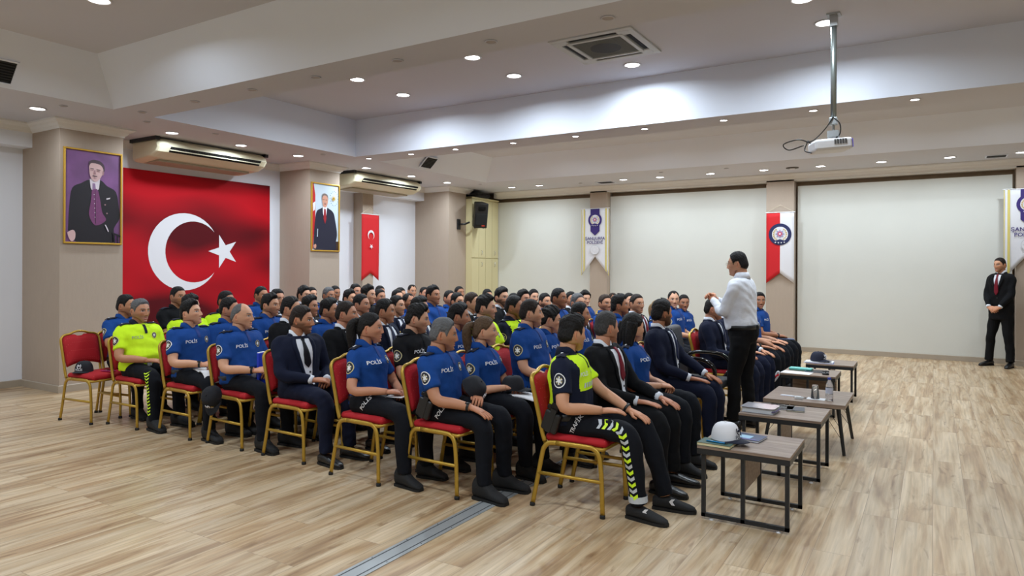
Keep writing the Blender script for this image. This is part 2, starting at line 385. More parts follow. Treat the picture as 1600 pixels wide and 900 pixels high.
for i, x in enumerate((-8.15, -7.23, -6.34, -5.29, -4.27, -3.26, -2.23, -1.2, -.18)): downlight(x, 8.65, CZ, .042, True, 'small lit spotlight under the second ceiling beam, %s from the left' % NTH[i], 'small spotlights under the second beam', LIGHT_SMALL)
BIGL = ((-6.43, 6.6, 'upper of the leftmost pair'), (-6.44, 7.52, 'lower of the leftmost pair'), (-4.6, 6.6, 'upper of the second pair'), (-4.58, 7.5, 'lower of the second pair'), (-3.11, 7.83, 'touching the square air conditioner'), (-.93, 7.48, 'beside the projector pole'), (-1.03, 6.72, 'at the top edge above the projector pole'))
for x, y, w_ in BIGL: downlight(x, y, 4.05, .085, True, 'lit downlight in the middle recess, ' + w_, 'downlights in the middle recess', LIGHT_BIG)
for i, x in enumerate((-5.98, -4.28, -2.59, -.8, .93)): downlight(x, 10.98, 3.88, .075, True, 'round lit downlight in the far ceiling recess, %s from the left' % NTH[i], 'downlights in the far recess', LIGHT_MID)
downlight(-6.26, 3.25, 3.93, .085, True, 'round lit downlight at the top left picture edge in the near recess', 'downlights in the near recess', LIGHT_NEAR)
for x, y in ((-3.4, 2.3), (-.6, 2.3), (1.6, 2.6), (-3.4, -.3), (-.4, -.3), (-6.2, .2), (2.4, .2)): downlight(x, y, 3.93, .085, True, 'unseen downlight added as fill in the near ceiling recess', 'downlights in the near recess', LIGHT_NEAR)  # unseen lamps added to brighten the audience from the camera side
for i, x in enumerate((-8.08, -7.05, -6.07, -5.13, -4.09, -3.09, -2.06)): downlight(x, 4.7, CZ, .042, False, 'small unlit spotlight under the first ceiling beam, %s from the left' % NTH[i], 'unlit spotlights under the first beam')
ROS = ((-8.56, 5.04, 'left of the cream air conditioner'), (-8.55, 4.05, 'beside the leftmost lit downlight'), (-8.51, 5.99, 'above the first cream air conditioner'), (-8.51, 7.96, 'between the two air conditioners'), (-8.53, 12.55, 'above the last column'), (-4.45, 12.7, 'above the middle white wall panel'), (-3.25, 12.81, 'left of the red and white banner'), (-6.51, 13.44, 'above the first white wall panel'))
for x, y, w_ in ROS: downlight(x, y, CZ, .035, False, 'small unlit ceiling rosette ' + w_, 'unlit rosettes in the soffit')

# ------------------------------------------------------------------ ceiling equipment
def grille(name, label, loc, R, w, h, slats, frame=.018, m_frame=None):
    t = empty(name, label, 'air vent', loc); t.rotation_euler = Matrix(R).transposed().to_euler() if R is not None else (0, 0, 0)
    fr = MB()
    for b in ((-w/2 - frame, w/2 + frame, -h/2 - frame, -h/2), (-w/2 - frame, w/2 + frame, h/2, h/2 + frame), (-w/2 - frame, -w/2, -h/2, h/2), (w/2, w/2 + frame, -h/2, h/2)): fr.add(box(*b, -.004, .012))
    fr.build('frame', m_frame or COFFER, t); MB().add(box(-w/2, w/2, -h/2, h/2, -.003, .001)).build('backing', DARKHOLE, t)
    s = MB()
    for k in range(slats):
        yy = -h/2 + h * (k + .5) / slats; s.add(box(-w/2, w/2, yy - h / slats * .2, yy + h / slats * .2, .001, .006))
    s.build('slats', mat('dark_grille', srgb(38, 38, 40), .6), t); return t
def slope_frame(dx, dz):
    ax = np.array([0, 1, 0.]); ay = nrm((dx, 0, dz)); return [ax, ay, np.cross(ax, ay)]
grille('air_vent', 'black square vent grille on the sloped side of the far ceiling recess', (-8.07, 10.17, 3.562), slope_frame(.46, .44), .30, .24, 8)
grille('air_vent', 'black vent grille on the sloped recess side at the left picture edge', (-8.125, 3.2, 3.58), slope_frame(.39, .49), .34, .24, 8)
D0 = [(1, 0, 0), (0, -1, 0), (0, 0, -1)]
grille('air_vent', 'dark grille in the far soffit above the first purple badge banner', (-5.98, 13.58, CZ), D0, .34, .26, 6)
grille('air_vent', 'dark slotted grille in the far soffit near the right picture edge', (.86, 13.6, CZ), D0, .26, .26, 8)
t = empty('smoke_detector', 'small dark recessed fitting in the far soffit above the red and white banner', 'detector', (-2.2, 13.33, CZ))
MB().add(lathe([(.11, 0), (.11, -.012), (.07, -.02), (0, -.02)], 24)).build('housing', mat('dim_grey', srgb(90, 84, 78), .6), t, smooth=True)
MB().add(lathe([(.05, -.02), (.045, -.028), (0, -.03)], 20)).build('sensor', WHITEP, t, smooth=True)

def cassette():
    t = empty('cassette_air_conditioner', 'square four-way cassette air conditioner in the middle ceiling recess', 'air conditioner', (-3.1, 7.02, 4.05))
    h = .475; mb = MB()
    def fr(a, b, z0, z1):
        for q in ((-b, b, -b, -a), (-b, b, a, b), (-b, -a, -a, a), (a, b, -a, a)): mb.add(box(*q, z0, z1))
    fr(.40, h, -.022, 0); fr(.285, .33, -.03, 0)
    for s in (-1, 1):
        for u in (-1, 1): mb.add(box(*sorted((s * .285, s * .41)), *sorted((u * .285, u * .41)), -.024, 0))
    mb.build('panel_frame', mat('cassette_white', srgb(190, 192, 190), .5), t, bevel=.006)
    for k, (a, b) in enumerate((((-.27, .27), (-.395, -.335)), ((-.27, .27), (.335, .395)), ((-.395, -.335), (-.27, .27)), ((.335, .395), (-.27, .27)))):
        o = MB().add(box(*a, *b, -.008, -.001)).build('air_slot', DARKHOLE, t)
        lou = MB()
        for j in range(3):
            if k < 2: y = b[0] + .015 + j * .015; lou.add(box(*a, y - .002, y + .002, -.018, -.004))
            else: x = a[0] + .015 + j * .015; lou.add(box(x - .002, x + .002, *b, -.018, -.004))
        lou.build('louvre', mat('dark_grille', (0, 0, 0)), o)
    g = MB(); g.add(box(-.28, .28, -.28, .28, -.02, -.01))
    for j in range(23): y = -.26 + j * .0236; g.add(box(-.27, .27, y - .003, y + .003, -.027, -.02))
    g.build('intake_grille', mat('intake_grey', srgb(120, 120, 114), .6), t)
    MB().add(disc((0, 0, -.0275), .17, 32)).build('intake_core', mat('intake_dark_core', srgb(52, 50, 46), .8), t)  # darker disc at the middle of the intake grille
cassette()

def hung_ac(y0, y1, label):
    t = empty('ceiling_air_conditioner', label, 'air conditioner', (-9.7, (y0 + y1) / 2, 3.1)); c = (y0 + y1) / 2
    P = [(-.34, .32), (.32, .32), (.40, .27), (.42, .20), (.36, .13), (.20, .06), (-.30, .02), (-.34, .05)]
    n = 9; V = []; L = y1 - y0
    ys = [(-L/2, .80), (-L/2 + .02, .90), (-L/2 + .06, .97), (-L/2 + .12, 1), (L/2 - .12, 1), (L/2 - .06, .97), (L/2 - .02, .90), (L/2, .8)]
    for y, s in ys: V += [(.04 + (x - .04) * s, y, .17 + (z - .17) * s) for x, z in P]
    m = len(P); F = [(j * m + i, j * m + (i + 1) % m, (j + 1) * m + (i + 1) % m, (j + 1) * m + i) for j in range(len(ys) - 1) for i in range(m)]
    F = [q[::-1] for q in F]; F += [tuple(range(m)), tuple((len(ys) - 1) * m + i for i in range(m - 1, -1, -1))]
    MB().add((V, F)).build('casing', CREAM, t, bevel=.012)
    # outlet slot on the slanted front edge
    d = nrm((-.06, 0, -.07)); nn = nrm((.07, 0, -.06)); o = np.array([.392, 0, .165]); hw = L/2 - .16
    def quadbox(a0, a1, b0, b1, n0, n1):
        v = [o + d * b + nn * n_ + np.array([0, a, 0]) for n_ in (n0, n1) for a, b in ((a0, b0), (a1, b0), (a1, b1), (a0, b1))]
        return v, [(0, 3, 2, 1), (4, 5, 6, 7), (0, 1, 5, 4), (1, 2, 6, 5), (2, 3, 7, 6), (3, 0, 4, 7)]
    MB().add(quadbox(-hw, hw, -.05, .045, -.002, .003)).build('outlet_slot', DARKHOLE, t)
    lv = MB(); lv.add(quadbox(-hw, hw, -.006, .002, .003, .02))
    lv.build('louvre', CREAM, t)
    fn = MB()
    for k in range(int(L / .05)): a = -hw + .02 + k * (2 * hw - .04) / int(L / .05); fn.add(quadbox(a - .003, a + .003, -.048, .04, .002, .008))
    fn.build('fins', mat('dark_grille', (0, 0, 0)), t)
    MB().add(box(-.28, .12, -hw, hw, .022, .05)).build('bottom_intake', mat('intake_cream', srgb(170, 160, 140), .6), t)
    MB().add(box(-.3, .36, -L/2 - .03, -L/2 + .03, .29, .34)).build('hanger_bracket', BLACKMETAL, t)
    MB().add(box(-.3, .36, L/2 - .03, L/2 + .03, .29, .34)).build('hanger_bracket', BLACKMETAL, t)
hung_ac(5.66, 7.52, 'cream ceiling-hung air conditioner above the big red flag poster')
hung_ac(9.55, 11.5, 'cream ceiling-hung air conditioner above the narrow red flag banner')

# ------------------------------------------------------------------ things on the walls
def poly_sheet(polys, W_, H_, dz=.0015):
    # polys: list of (material index, [(u, v)...]) with v measured down from the top; returns MB in local y-z plane facing +x
    mb = MB()
    for k, (mi, pts) in enumerate(polys):
        v = [(k * dz, (u - .5) * W_, -v_ * H_) for u, v_ in pts]; v2 = [(a - dz * .9, b, c) for a, b, c in v]; n = len(v)
        f = [tuple(range(n))] + [(i, n + i, n + (i + 1) % n, (i + 1) % n) for i in range(n)]
        # v runs clockwise or not: orient to +x
        ar = sum(v[i][1] * v[(i + 1) % n][2] - v[(i + 1) % n][1] * v[i][2] for i in range(n))
        if ar < 0: f = [q[::-1] for q in f]
        mb.add((v + v2, f), mi)
    return mb
def circ(u, v, r, asp, n=28, a0=0, a1=360): return [(u + r * math.cos(math.radians(a0 + (a1 - a0) * k / (n if a1 - a0 == 360 else n - 1))), v + r * asp * math.sin(math.radians(a0 + (a1 - a0) * k / (n if a1 - a0 == 360 else n - 1)))) for k in range(n)]
def star(u, v, r, asp, n=5, rin=.382, rot=0): return [(u + (r if k % 2 == 0 else r * rin) * math.cos(math.radians(rot + 180 * k / n)), v + (r if k % 2 == 0 else r * rin) * asp * math.sin(math.radians(rot + 180 * k / n))) for k in range(2 * n)]
def crescent(u, v, r, asp, n=36):
    # opening towards +u
    ri, off = r * .8, r * .25; x = (r * r - ri * ri + off * off) / (2 * off); a = math.degrees(math.acos(x / r)); b = math.degrees(math.atan2(math.sqrt(r * r - x * x), x - off))
    out = [(u + r * math.cos(math.radians(t)), v + r * asp * math.sin(math.radians(t))) for t in np.linspace(a, 360 - a, n)]
    inn = [(u + off + ri * math.cos(math.radians(t)), v + ri * asp * math.sin(math.radians(t))) for t in np.linspace(360 - b, b, n)]
    return out, inn
def crescent_quads(out, inn):
    return [[out[i], out[i + 1], inn[len(inn) - 2 - i], inn[len(inn) - 1 - i]] for i in range(len(out) - 1)]

def big_flag():
    y0, y1, zt, zb = 5.30, 8.20, 3.04, .60; w, h = y1 - y0, zt - zb
    t = empty('flag_poster', 'wall-sized red poster with white crescent and star on the left wall', 'poster', (-10.10, (y0 + y1) / 2, zt))
    m = bpy.data.materials.new('printed_waving_red'); m.use_nodes = True; N = m.node_tree.nodes; L = m.node_tree.links; b = N['Principled BSDF']
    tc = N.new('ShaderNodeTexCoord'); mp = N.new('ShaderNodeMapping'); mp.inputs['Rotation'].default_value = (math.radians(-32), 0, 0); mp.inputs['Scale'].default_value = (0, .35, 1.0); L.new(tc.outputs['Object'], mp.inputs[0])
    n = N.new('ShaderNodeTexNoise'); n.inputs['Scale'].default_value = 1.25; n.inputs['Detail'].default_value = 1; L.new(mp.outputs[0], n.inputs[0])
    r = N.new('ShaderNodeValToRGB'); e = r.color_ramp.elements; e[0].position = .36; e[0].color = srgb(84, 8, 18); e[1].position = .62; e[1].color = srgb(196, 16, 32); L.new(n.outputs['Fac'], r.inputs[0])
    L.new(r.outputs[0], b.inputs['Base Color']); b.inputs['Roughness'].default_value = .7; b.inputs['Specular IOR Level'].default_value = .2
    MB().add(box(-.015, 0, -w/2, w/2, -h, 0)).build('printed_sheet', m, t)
    asp = w / h; cu = (6.58 - y0) / w; cv = (zt - 1.83) / h; R = .61 / w
    o, i = crescent(cu, cv, R, asp); mb = poly_sheet([(0, q) for q in crescent_quads(o, i)], w, h, 0)
    polys = [(0, q) for q in crescent_quads(o, i)]
    mb = MB()
    for _, q in polys: mb.add(([(.002, (u - .5) * w, -v * h) for u, v in q], [(0, 1, 2, 3)]))
    mb.build('crescent', WHITEC, t)
    st = star((7.27 - y0) / w, (zt - 1.85) / h, .29 / w, asp, rot=180)
    v = [(.002, (7.27 - y0) - w/2, -(zt - 1.85))] + [(.002, (u - .5) * w, -v_ * h) for u, v_ in st]
    MB().add((v, [(0, 1 + k, 1 + (k + 1) % 10) for k in range(10)])).build('star', WHITEC, t)
big_flag()

def framed_picture(y0, y1, zt, zb, label, polys, mats, extra=None):
    t = empty('framed_portrait', label, 'picture', (-9.343, (y0 + y1) / 2, zt)); w, h = y1 - y0, zt - zb; fr = MB(); e = .022
    for q in ((-w/2, w/2, -e, 0), (-w/2, w/2, -h, -h + e), (-w/2, -w/2 + e, -h + e, -e), (w/2 - e, w/2, -h + e, -e)): fr.add(box(.002, .03, *q))
    fr.build('frame', GOLD, t, bevel=.004)
    o = poly_sheet(polys, w - 2 * e, h - 2 * e, .0008).build('picture', mats, t); o.location = (.012, 0, -e)
    return t
def smooth_poly(pts, k=4): 
    c = catmull([(a, b) for a, b in pts] + [pts[0]], k) if len(pts) > 3 else pts
    return [tuple(q) for q in np.asarray(c)[:-1]]
S = smooth_poly
pm = [mat('portrait_purple_backdrop', srgb(120, 76, 128), .4, noise=.55, nscale=3.5), mat('portrait_black_suit', srgb(24, 18, 28), .4), mat('portrait_skin', srgb(216, 178, 178), .4), mat('portrait_white', srgb(225, 215, 225), .4),
      mat('portrait_vest', srgb(122, 62, 112), .4, noise=.2, nscale=30), mat('portrait_hair', srgb(70, 48, 60), .4), mat('portrait_dark_line', srgb(10, 8, 14), .4), mat('portrait_skin_shade', srgb(168, 126, 132), .4), mat('portrait_tie', srgb(150, 120, 160), .4)]
P1 = [(0, [(0, 0), (1, 0), (1, 1), (0, 1)]),
      (1, S([(.05, .88), (.07, .62), (.12, .42), (.28, .355), (.42, .31), (.62, .30), (.75, .36), (.92, .42), (.98, .60), (.99, .72), (.88, .84), (.86, 1.0), (.2, 1.0), (.16, .90)])),
      (3, [(.43, .30), (.62, .29), (.60, .40), (.52, .47), (.45, .40)]), (8, [(.48, .345), (.53, .345), (.55, .46), (.51, .50), (.48, .44)]),
      (4, S([(.47, .42), (.57, .41), (.62, .52), (.66, .66), (.73, .745), (.54, .81), (.42, .70), (.45, .55)])),
      (6, [(.525, .42), (.532, .42), (.545, .79), (.538, .79)]), (3, [(.735, .50), (.81, .488), (.80, .505), (.74, .515)]),
      (5, S([(.41, .165), (.42, .11), (.50, .085), (.62, .095), (.69, .135), (.70, .19), (.66, .21), (.45, .19)])),
      (2, S([(.415, .16), (.46, .125), (.60, .13), (.665, .165), (.675, .21), (.65, .25), (.60, .30), (.53, .325), (.46, .30), (.425, .24)])),
      (7, [(.66, .20), (.69, .205), (.685, .24), (.655, .25)]),
      (6, [(.435, .182), (.50, .184), (.50, .190), (.435, .188)]), (6, [(.55, .187), (.62, .190), (.62, .196), (.55, .193)]),
      (7, [(.44, .195), (.49, .197), (.49, .206), (.44, .204)]), (7, [(.555, .201), (.61, .203), (.61, .212), (.555, .210)]),
      (7, [(.51, .20), (.525, .20), (.535, .245), (.50, .245)]), (5, [(.475, .258), (.56, .262), (.56, .270), (.475, .267)]), (7, [(.49, .282), (.55, .284), (.54, .291), (.50, .289)]),
      (2, S([(.03, .90), (.12, .87), (.17, .90), (.16, .97), (.10, .995), (.05, .95)], 3)), (6, [(.86, .89), (.88, .89), (.90, 1), (.87, 1)]), (6, [(.93, .90), (.95, .90), (.96, 1), (.93, 1)]), (6, [(.85, .88), (1, .91), (1, .93), (.85, .90)]),
      (3, S([(.70, .80), (.72, .80), (.77, .86), (.76, .875)], 2))]
for k in range(6): P1.append((3, circ(.5 + .003 * k, .47 + .05 * k, .008, .6, 8)))
for q in ((.70, .575), (.735, .67)): P1.append((7, circ(*q, .014, .6, 10)))
framed_picture(4.42, 5.15, 3.10, 1.88, 'gold-framed portrait of a man in a dark suit and purple vest on the nearest column', P1, pm)
pm2 = [mat('portrait_pale_sky', srgb(196, 210, 222), .4), mat('portrait_navy_suit', srgb(22, 24, 48), .4), mat('portrait_skin2', srgb(206, 150, 128), .4), mat('portrait_white2', srgb(230, 230, 236), .4), mat('portrait_red_tie', srgb(150, 20, 34), .4),
       mat('portrait_grey_hair', srgb(120, 108, 104), .4), mat('portrait_dark2', srgb(26, 18, 18), .4), mat('portrait_flag_red', srgb(190, 26, 34), .4), mat('portrait_gold', srgb(200, 160, 60), .4), mat('portrait_desk', srgb(60, 36, 26), .4), mat('portrait_blue_dot', srgb(60, 110, 130), .4)]
P2 = [(0, [(0, 0), (1, 0), (1, 1), (0, 1)]), (7, [(0, 0), (.06, 0), (.12, .18), (.12, .52), (.04, .98), (0, 1)]), (3, [(.03, .30), (.12, .27), (.10, .40), (.04, .42)]), (9, [(.80, .86), (1, .86), (1, 1), (.8, 1)]),
      (1, S([(.06, .92), (.10, .60), (.17, .42), (.32, .37), (.45, .34), (.62, .36), (.80, .42), (.88, .56), (.94, .74), (.90, .86), (.85, 1), (.12, 1)])),
      (0, [(.20, .68), (.22, .68), (.21, .80), (.18, .80)]), (3, [(.38, .335), (.56, .335), (.52, .48), (.46, .52), (.40, .44)]), (4, [(.44, .37), (.50, .37), (.53, .52), (.48, .60), (.42, .52)]),
      (5, S([(.355, .22), (.37, .155), (.46, .135), (.57, .155), (.59, .22), (.56, .24), (.38, .24)])), (2, S([(.365, .21), (.42, .17), (.52, .17), (.58, .21), (.57, .28), (.52, .335), (.46, .345), (.40, .325), (.375, .27)])),
      (6, [(.395, .228), (.45, .226), (.45, .233), (.395, .235)]), (6, [(.49, .226), (.55, .230), (.55, .237), (.49, .233)]), (5, [(.43, .282), (.52, .282), (.51, .290), (.44, .290)]), (4, [(.44, .298), (.51, .298), (.49, .306), (.455, .306)]),
      (2, S([(.05, .93), (.12, .91), (.15, .94), (.12, .98), (.06, .97)], 3)), (8, star(.80, .20, .10, .6, 8, .35)), (6, circ(.80, .20, .018, .6, 10))]
for k in range(16): P2.append((10, circ(.80 + .155 * math.cos(k * math.pi / 8), .20 + .11 * math.sin(k * math.pi / 8), .012, .6, 6)))
framed_picture(8.455, 9.13, 3.10, 1.88, 'gold-framed portrait of a man in a navy suit with red tie on the middle column', P2, pm2)

def banner(name, label, origin, facing, w, h, notch, polys, mats, text=None, cord=True):
    # facing 'x' hangs on the left wall, '-y' on the back wall; local frame: u right, v down
    t = empty(name, label, 'banner', origin, 0 if facing == 'x' else -math.pi / 2)
    n = 14; mb = MB(); V = []; F = []
    for j in range(n + 1):
        for i in range(9):
            u = i / 8; vmax = h - notch * (1 - abs(2 * u - 1)); v = vmax * j / n
            V.append((.02 + .006 * math.sin(u * 7 + v * 3) * j / n, (u - .5) * w, -v))
    for j in range(n):
        for i in range(8): F.append((j * 9 + i, (j + 1) * 9 + i, (j + 1) * 9 + i + 1, j * 9 + i + 1))
    MIs = [(0 if (k % 8) < 4 or name == 'flag_banner' else 1) for k in range(len(F))]
    o = mb.add((V, F), MIs).build('cloth', mats[:2], t, smooth=True); so = o.modifiers.new('thickness', 'SOLIDIFY'); so.thickness = .002
    if polys:
        ps = MB()
        for k, (mi, pts) in enumerate(polys):
            pts3 = [(.029 + k * .0006, u, -v) for u, v in pts]; ar = sum(pts3[i][1] * pts3[(i + 1) % len(pts3)][2] - pts3[(i + 1) % len(pts3)][1] * pts3[i][2] for i in range(len(pts3)))
            if ar < 0: pts3 = pts3[::-1]
            c = np.mean(pts3, 0); ps.add((np.vstack([[c], pts3]), [(0, 1 + i, 1 + (i + 1) % len(pts3)) for i in range(len(pts3))]), mi)
        ps.build('printed_emblem', mats, t)
    if text:
        for s, sz, v, mi in text:
            tv, tf = text_vf(s, sz); MB().add((np.stack([np.full(len(tv), .036), tv[:, 0], tv[:, 1] - v], 1), tf)).build('lettering', mats[mi], t)
    MB().add(tube([(.02, -w/2 - .02, .006), (.02, w/2 + .02, .006)], .009, 10)).build('hanging_rod', WHITEP, t)
    if cord: MB().add(tube([(.02, -w/2, .01), (.006, 0, .15), (.02, w/2, .01)], .0025, 6)).build('hanging_cord', CREAM, t)
    return t
# narrow red flag on the left pilaster
o_, i_ = crescent(-.01, .43, .105, 1); ops = [(1, q) for q in crescent_quads([(-b + .43 - 0, a) for a, b in o_], [(-b + .43, a) for a, b in i_])]
cres = []
for q in crescent_quads(o_, i_): cres.append((1, [(v - .43, .43 + (u + .01)) for u, v in q]))
banner('flag_banner', 'narrow red hanging banner with small white crescent and star on the left wall', (-10.05, 10.70, 2.70), 'x', .52, 1.38, .16, cres + [(1, star(0, .665, .058, 1, rot=90))], [RED, WHITEC])
bm_ = [RED, WHITEC, NAVYPRINT, LAVPRINT, REDPRINT, GOLDPRINT, WHITEC]
def emblem(cx_, cy_, r, ringm, k=1.0):
    out = [(ringm, circ(cx_, cy_, r, 1, 36)), (6, circ(cx_, cy_, r * .70, 1, 32))]
    for s in (-1, 1):
        for j in range(7):
            a = math.radians(90 + s * (35 + 18 * j)); out.append((5, star(cx_ + r * .56 * math.cos(a), cy_ + r * .56 * math.sin(a), r * .11, 1, 4, .4, j * 17)))
    out += [(3, star(cx_, cy_ - r * .04, r * .44, 1, 8, .52)), (4, star(cx_, cy_ - r * .04, r * .3, 1, 8, .45, 22)), (6, circ(cx_, cy_ - r * .04, r * .1, 1, 12))]
    out.append((ringm, [(cx_ - r * .42, cy_ + r * .58), (cx_, cy_ + r * .45), (cx_ + r * .42, cy_ + r * .58), (cx_ + r * .3, cy_ + r * .8), (cx_ - r * .3, cy_ + r * .8)]))
    for j in range(4): out.append((6, star(cx_ + (j - 1.5) * r * .26, cy_ + r * (.80 - .04 * abs(j - 1.5)), r * .09, 1, 5, .4, -90)))
    return out
banner('emblem_banner', 'red and white hanging banner with round police emblem on the second pilaster', (-2.545, 14.12, 2.69), '-y', .51, 1.37, .20, emblem(0, .42, .21, 2), bm_)
def city_banner(x, z, label):
    w, h = .67, 1.49; mats = [WHITEC, WHITEC, PURPLE, LAVPRINT, REDPRINT, GOLDPRINT, WHITEC, YEL, GREYPRINT]
    P = [(7, [(-w/2 + .05, 0), (-w/2 + .085, 0), (-w/2 + .085, h - .12), (-w/2 + .05, h - .08)]), (7, [(w/2 - .085, 0), (w/2 - .05, 0), (w/2 - .05, h - .08), (w/2 - .085, h - .12)]),
         (7, [(-w/2, 0), (-w/2 + .012, 0), (-w/2 + .012, h), (-w/2, h)]), (7, [(w/2 - .012, 0), (w/2, 0), (w/2, h), (w/2 - .012, h)]),
         (2, [(-.11, 0), (.11, 0), (.11, .50), (0, .60), (-.11, .50)])]
    P += emblem(0, .25, .165, 2) + [(8, circ(0, .92, .105, 1, 30)), (0, circ(0, .92, .098, 1, 30)), (8, star(0, .92, .08, 1, 8, .5)), (0, star(0, .92, .07, 1, 8, .5))]
    return banner('city_banner', label, (x, 14.12, z), '-y', w, h, .42, P, mats, [('ŞANLIURFA', .092, .665, 2), ('POLİSEVİ', .092, .755, 2)], False)
city_banner(-6.465, 2.93, 'white banner with purple badge and lettering on the pilaster left of the speaker')
city_banner(1.33, 2.93, 'white banner with purple badge cut off by the right picture edge')

def cabinet():
    x = -9.19; y0, y1 = 13.17, 14.31; t = empty('wall_cabinet', 'tall cream wooden cabinet built into the corner beside the last column', 'cabinet', (x - .1, (y0 + y1) / 2, 0)); c = (y0 + y1) / 2
    MB().add(box(-1.0, .10, y0 - c, y1 - c, .0, 3.25)).build('carcass', CREAMW, t); MB().add(box(-1.0, .13, y0 - c, y1 - c, 3.22, 3.26)).build('top_board', CREAMW, t)
    wd = (y1 - y0) / 2
    for lvl, (z0, z1) in enumerate(((.1, 1.82), (1.84, 3.20))):
        for k in range(2):
            a = y0 - c + k * wd; mb = MB(); mb.add(box(.10, .118, a + .006, a + wd - .006, z0, z1))
            d = mb.build('door', CREAMW, t, bevel=.003)
            g = MB(); g.add(box(.117, .1195, a + wd / 2 - .004, a + wd / 2 + .004, z0 + .01, z1 - .01)); g.build('groove_shadow', mat('cream_shadow_line', srgb(170, 158, 116), .6), d)  # thin strip, darker cream painted as the shadow of a groove
            zz = (z1 - .14) if lvl == 0 else (z0 + .12); h = MB(); h.add(tube([(.12, a + wd * .68, zz - .05), (.145, a + wd * .68, zz - .045), (.145, a + wd * .68, zz + .045), (.12, a + wd * .68, zz + .05)], .006, 8)); h.build('handle', CHROME, d, smooth=True)
cabinet()
MB_ = MB(); MB_.add(rbox(-.22, .22, -.28, .28, 0, .10, .05, 5, .03)); o = MB_.build('dark_bundle', mat('dark_cloth_bundle', srgb(34, 32, 32), .9, bump=.4, bscale=12), smooth=True, loc=(-9.3, 13.55, 3.27)); tag(o, 'dark folded bundle lying on top of the corner cabinet', 'bundle')

def loudspeaker():
    t = empty('wall_speaker', 'black loudspeaker tilted on a bracket fixed to the last column', 'speaker', (-9.343, 12.86, 2.60))
    MB().add(rbox(0, .03, -.06, .06, -.12, .12, .01)).build('wall_plate', BLACK, t); MB().add(tube([(.02, 0, 0), (.14, .05, 0), (.24, .12, .05)], .022, 10)).build('bracket_arm', BLACK, t, smooth=True)
    R = Matrix.Rotation(math.radians(-38), 3, 'Z') @ Matrix.Rotation(math.radians(14), 3, 'Y')
    prof = [(-.15, -.105), (.15, -.16), (.15, .16), (-.15, .105)]
    e = MB().add(prism(prof, -.29, .29)).build('enclosure', BLACK, t, loc=(.36, .34, .23), rot=R.to_euler(), bevel=.02)
    g = MB().add(rbox(.15, .165, -.14, .14, -.22, .05, .01)); gg = g.build('grille', mat('speaker_mesh', srgb(14, 14, 14), .8, bump=.5, bscale=400), e)
    h = MB()
    for j in range(6): f = 1 - j / 6; h.add(tube([(.151 + .004 * j, y, .165 + z) for y, z in [(.085 * f * a, .05 * f * b) for a, b in ((-1, -1), (1, -1), (1, 1), (-1, 1))]], .004, 4, up=(1, 0, 0), closed=True))
    h.build('horn', mat('horn_black', srgb(10, 10, 10), .4), e); MB().add(box(.165, .169, .02, .09, -.24, -.215)).build('badge', mat('speaker_badge_red', srgb(206, 60, 40), .5), e)
    for s in (-.1, .1): MB().add(lathe([(.0, -.31), (.016, -.31), (.018, -.29)], 12, (.05, s, 0))).build('foot', RUBBER, e)
loudspeaker()

def projector():
    t = empty('ceiling_projector', 'white projector hanging from the ceiling on a long steel pole', 'projector', (-.83, 7.28, 4.05))
    MB().add(tube([(0, 0, 0), (0, 0, -1.05)], .027, 16)).build('pole', mat('galvanised_pole', srgb(150, 158, 156), .35, .8), t, smooth=True)
    MB().add(box(-.06, .06, -.06, .06, -.015, 0)).add(box(-.035, .035, -.035, .035, -.12, -.015)).build('ceiling_plate', SILVER, t)
    MB().add(box(-.035, .035, -.035, .035, -1.07, -1.0)).build('pole_clamp', SILVER, t, bevel=.005)
    MB().add(tube([(0, 0, -1.07), (0, 0, -1.14)], .012, 10)).add(box(-.05, .05, -.05, .05, -1.19, -1.13)).build('mount_joint', SILVER, t)
    R = Matrix.Rotation(math.radians(24), 3, 'Z') @ Matrix.Rotation(math.radians(-4), 3, 'Y')
    b = MB().add(rbox(-.17, .17, -.13, .13, -.055, .055, .025, 5)).build('projector_body', WHITEP, t, smooth=False, loc=(-.03, 0, -1.27), rot=R.to_euler())
    vs = MB()
    for k in range(5):
        for j in range(4): vs.add(box(.0 + k * .024, .018 + k * .024, -.134, -.129, -.002 + j * .012, .006 + j * .012))
    vs.build('vent_slots', mat('vent_grey', srgb(70, 72, 74), .6), b)
    MB().add(lathe([(.04, 0), (.04, .02), (.032, .022), (.03, .01), (0, .012)], 24)).build('lens_barrel', BLACK, b, loc=(.17, .03, 0), rot=(0, math.pi / 2, 0), smooth=True)
    MB().add(box(.168, .174, -.12, -.04, -.04, .04)).build('corner_trim', mat('violet_trim', srgb(120, 110, 220), .4), b)
    c = MB(); c.add(tube(catmull([(0, -.04, -1.0), (-.06, -.05, -1.1), (-.16, -.04, -1.2), (-.24, -.02, -1.22)], 8), .006, 6)); c.add(tube(catmull([(-.2, -.02, -1.23), (-.3, -.1, -1.2), (-.44, -.08, -1.23), (-.4, -.02, -1.28), (-.26, -.04, -1.25)], 8), .006, 6)); c.add(tube(catmull([(0, -.03, -1.0), (.06, -.04, -1.07), (.06, -.04, -1.17), (0, -.04, -1.22)], 8), .006, 6)); c.add(tube(catmull([(-.22, -.03, -1.2), (-.25, -.05, -1.3), (-.18, -.1, -1.34)], 8), .006, 6))
    c.build('cable', BLACK, t, smooth=True)
projector()
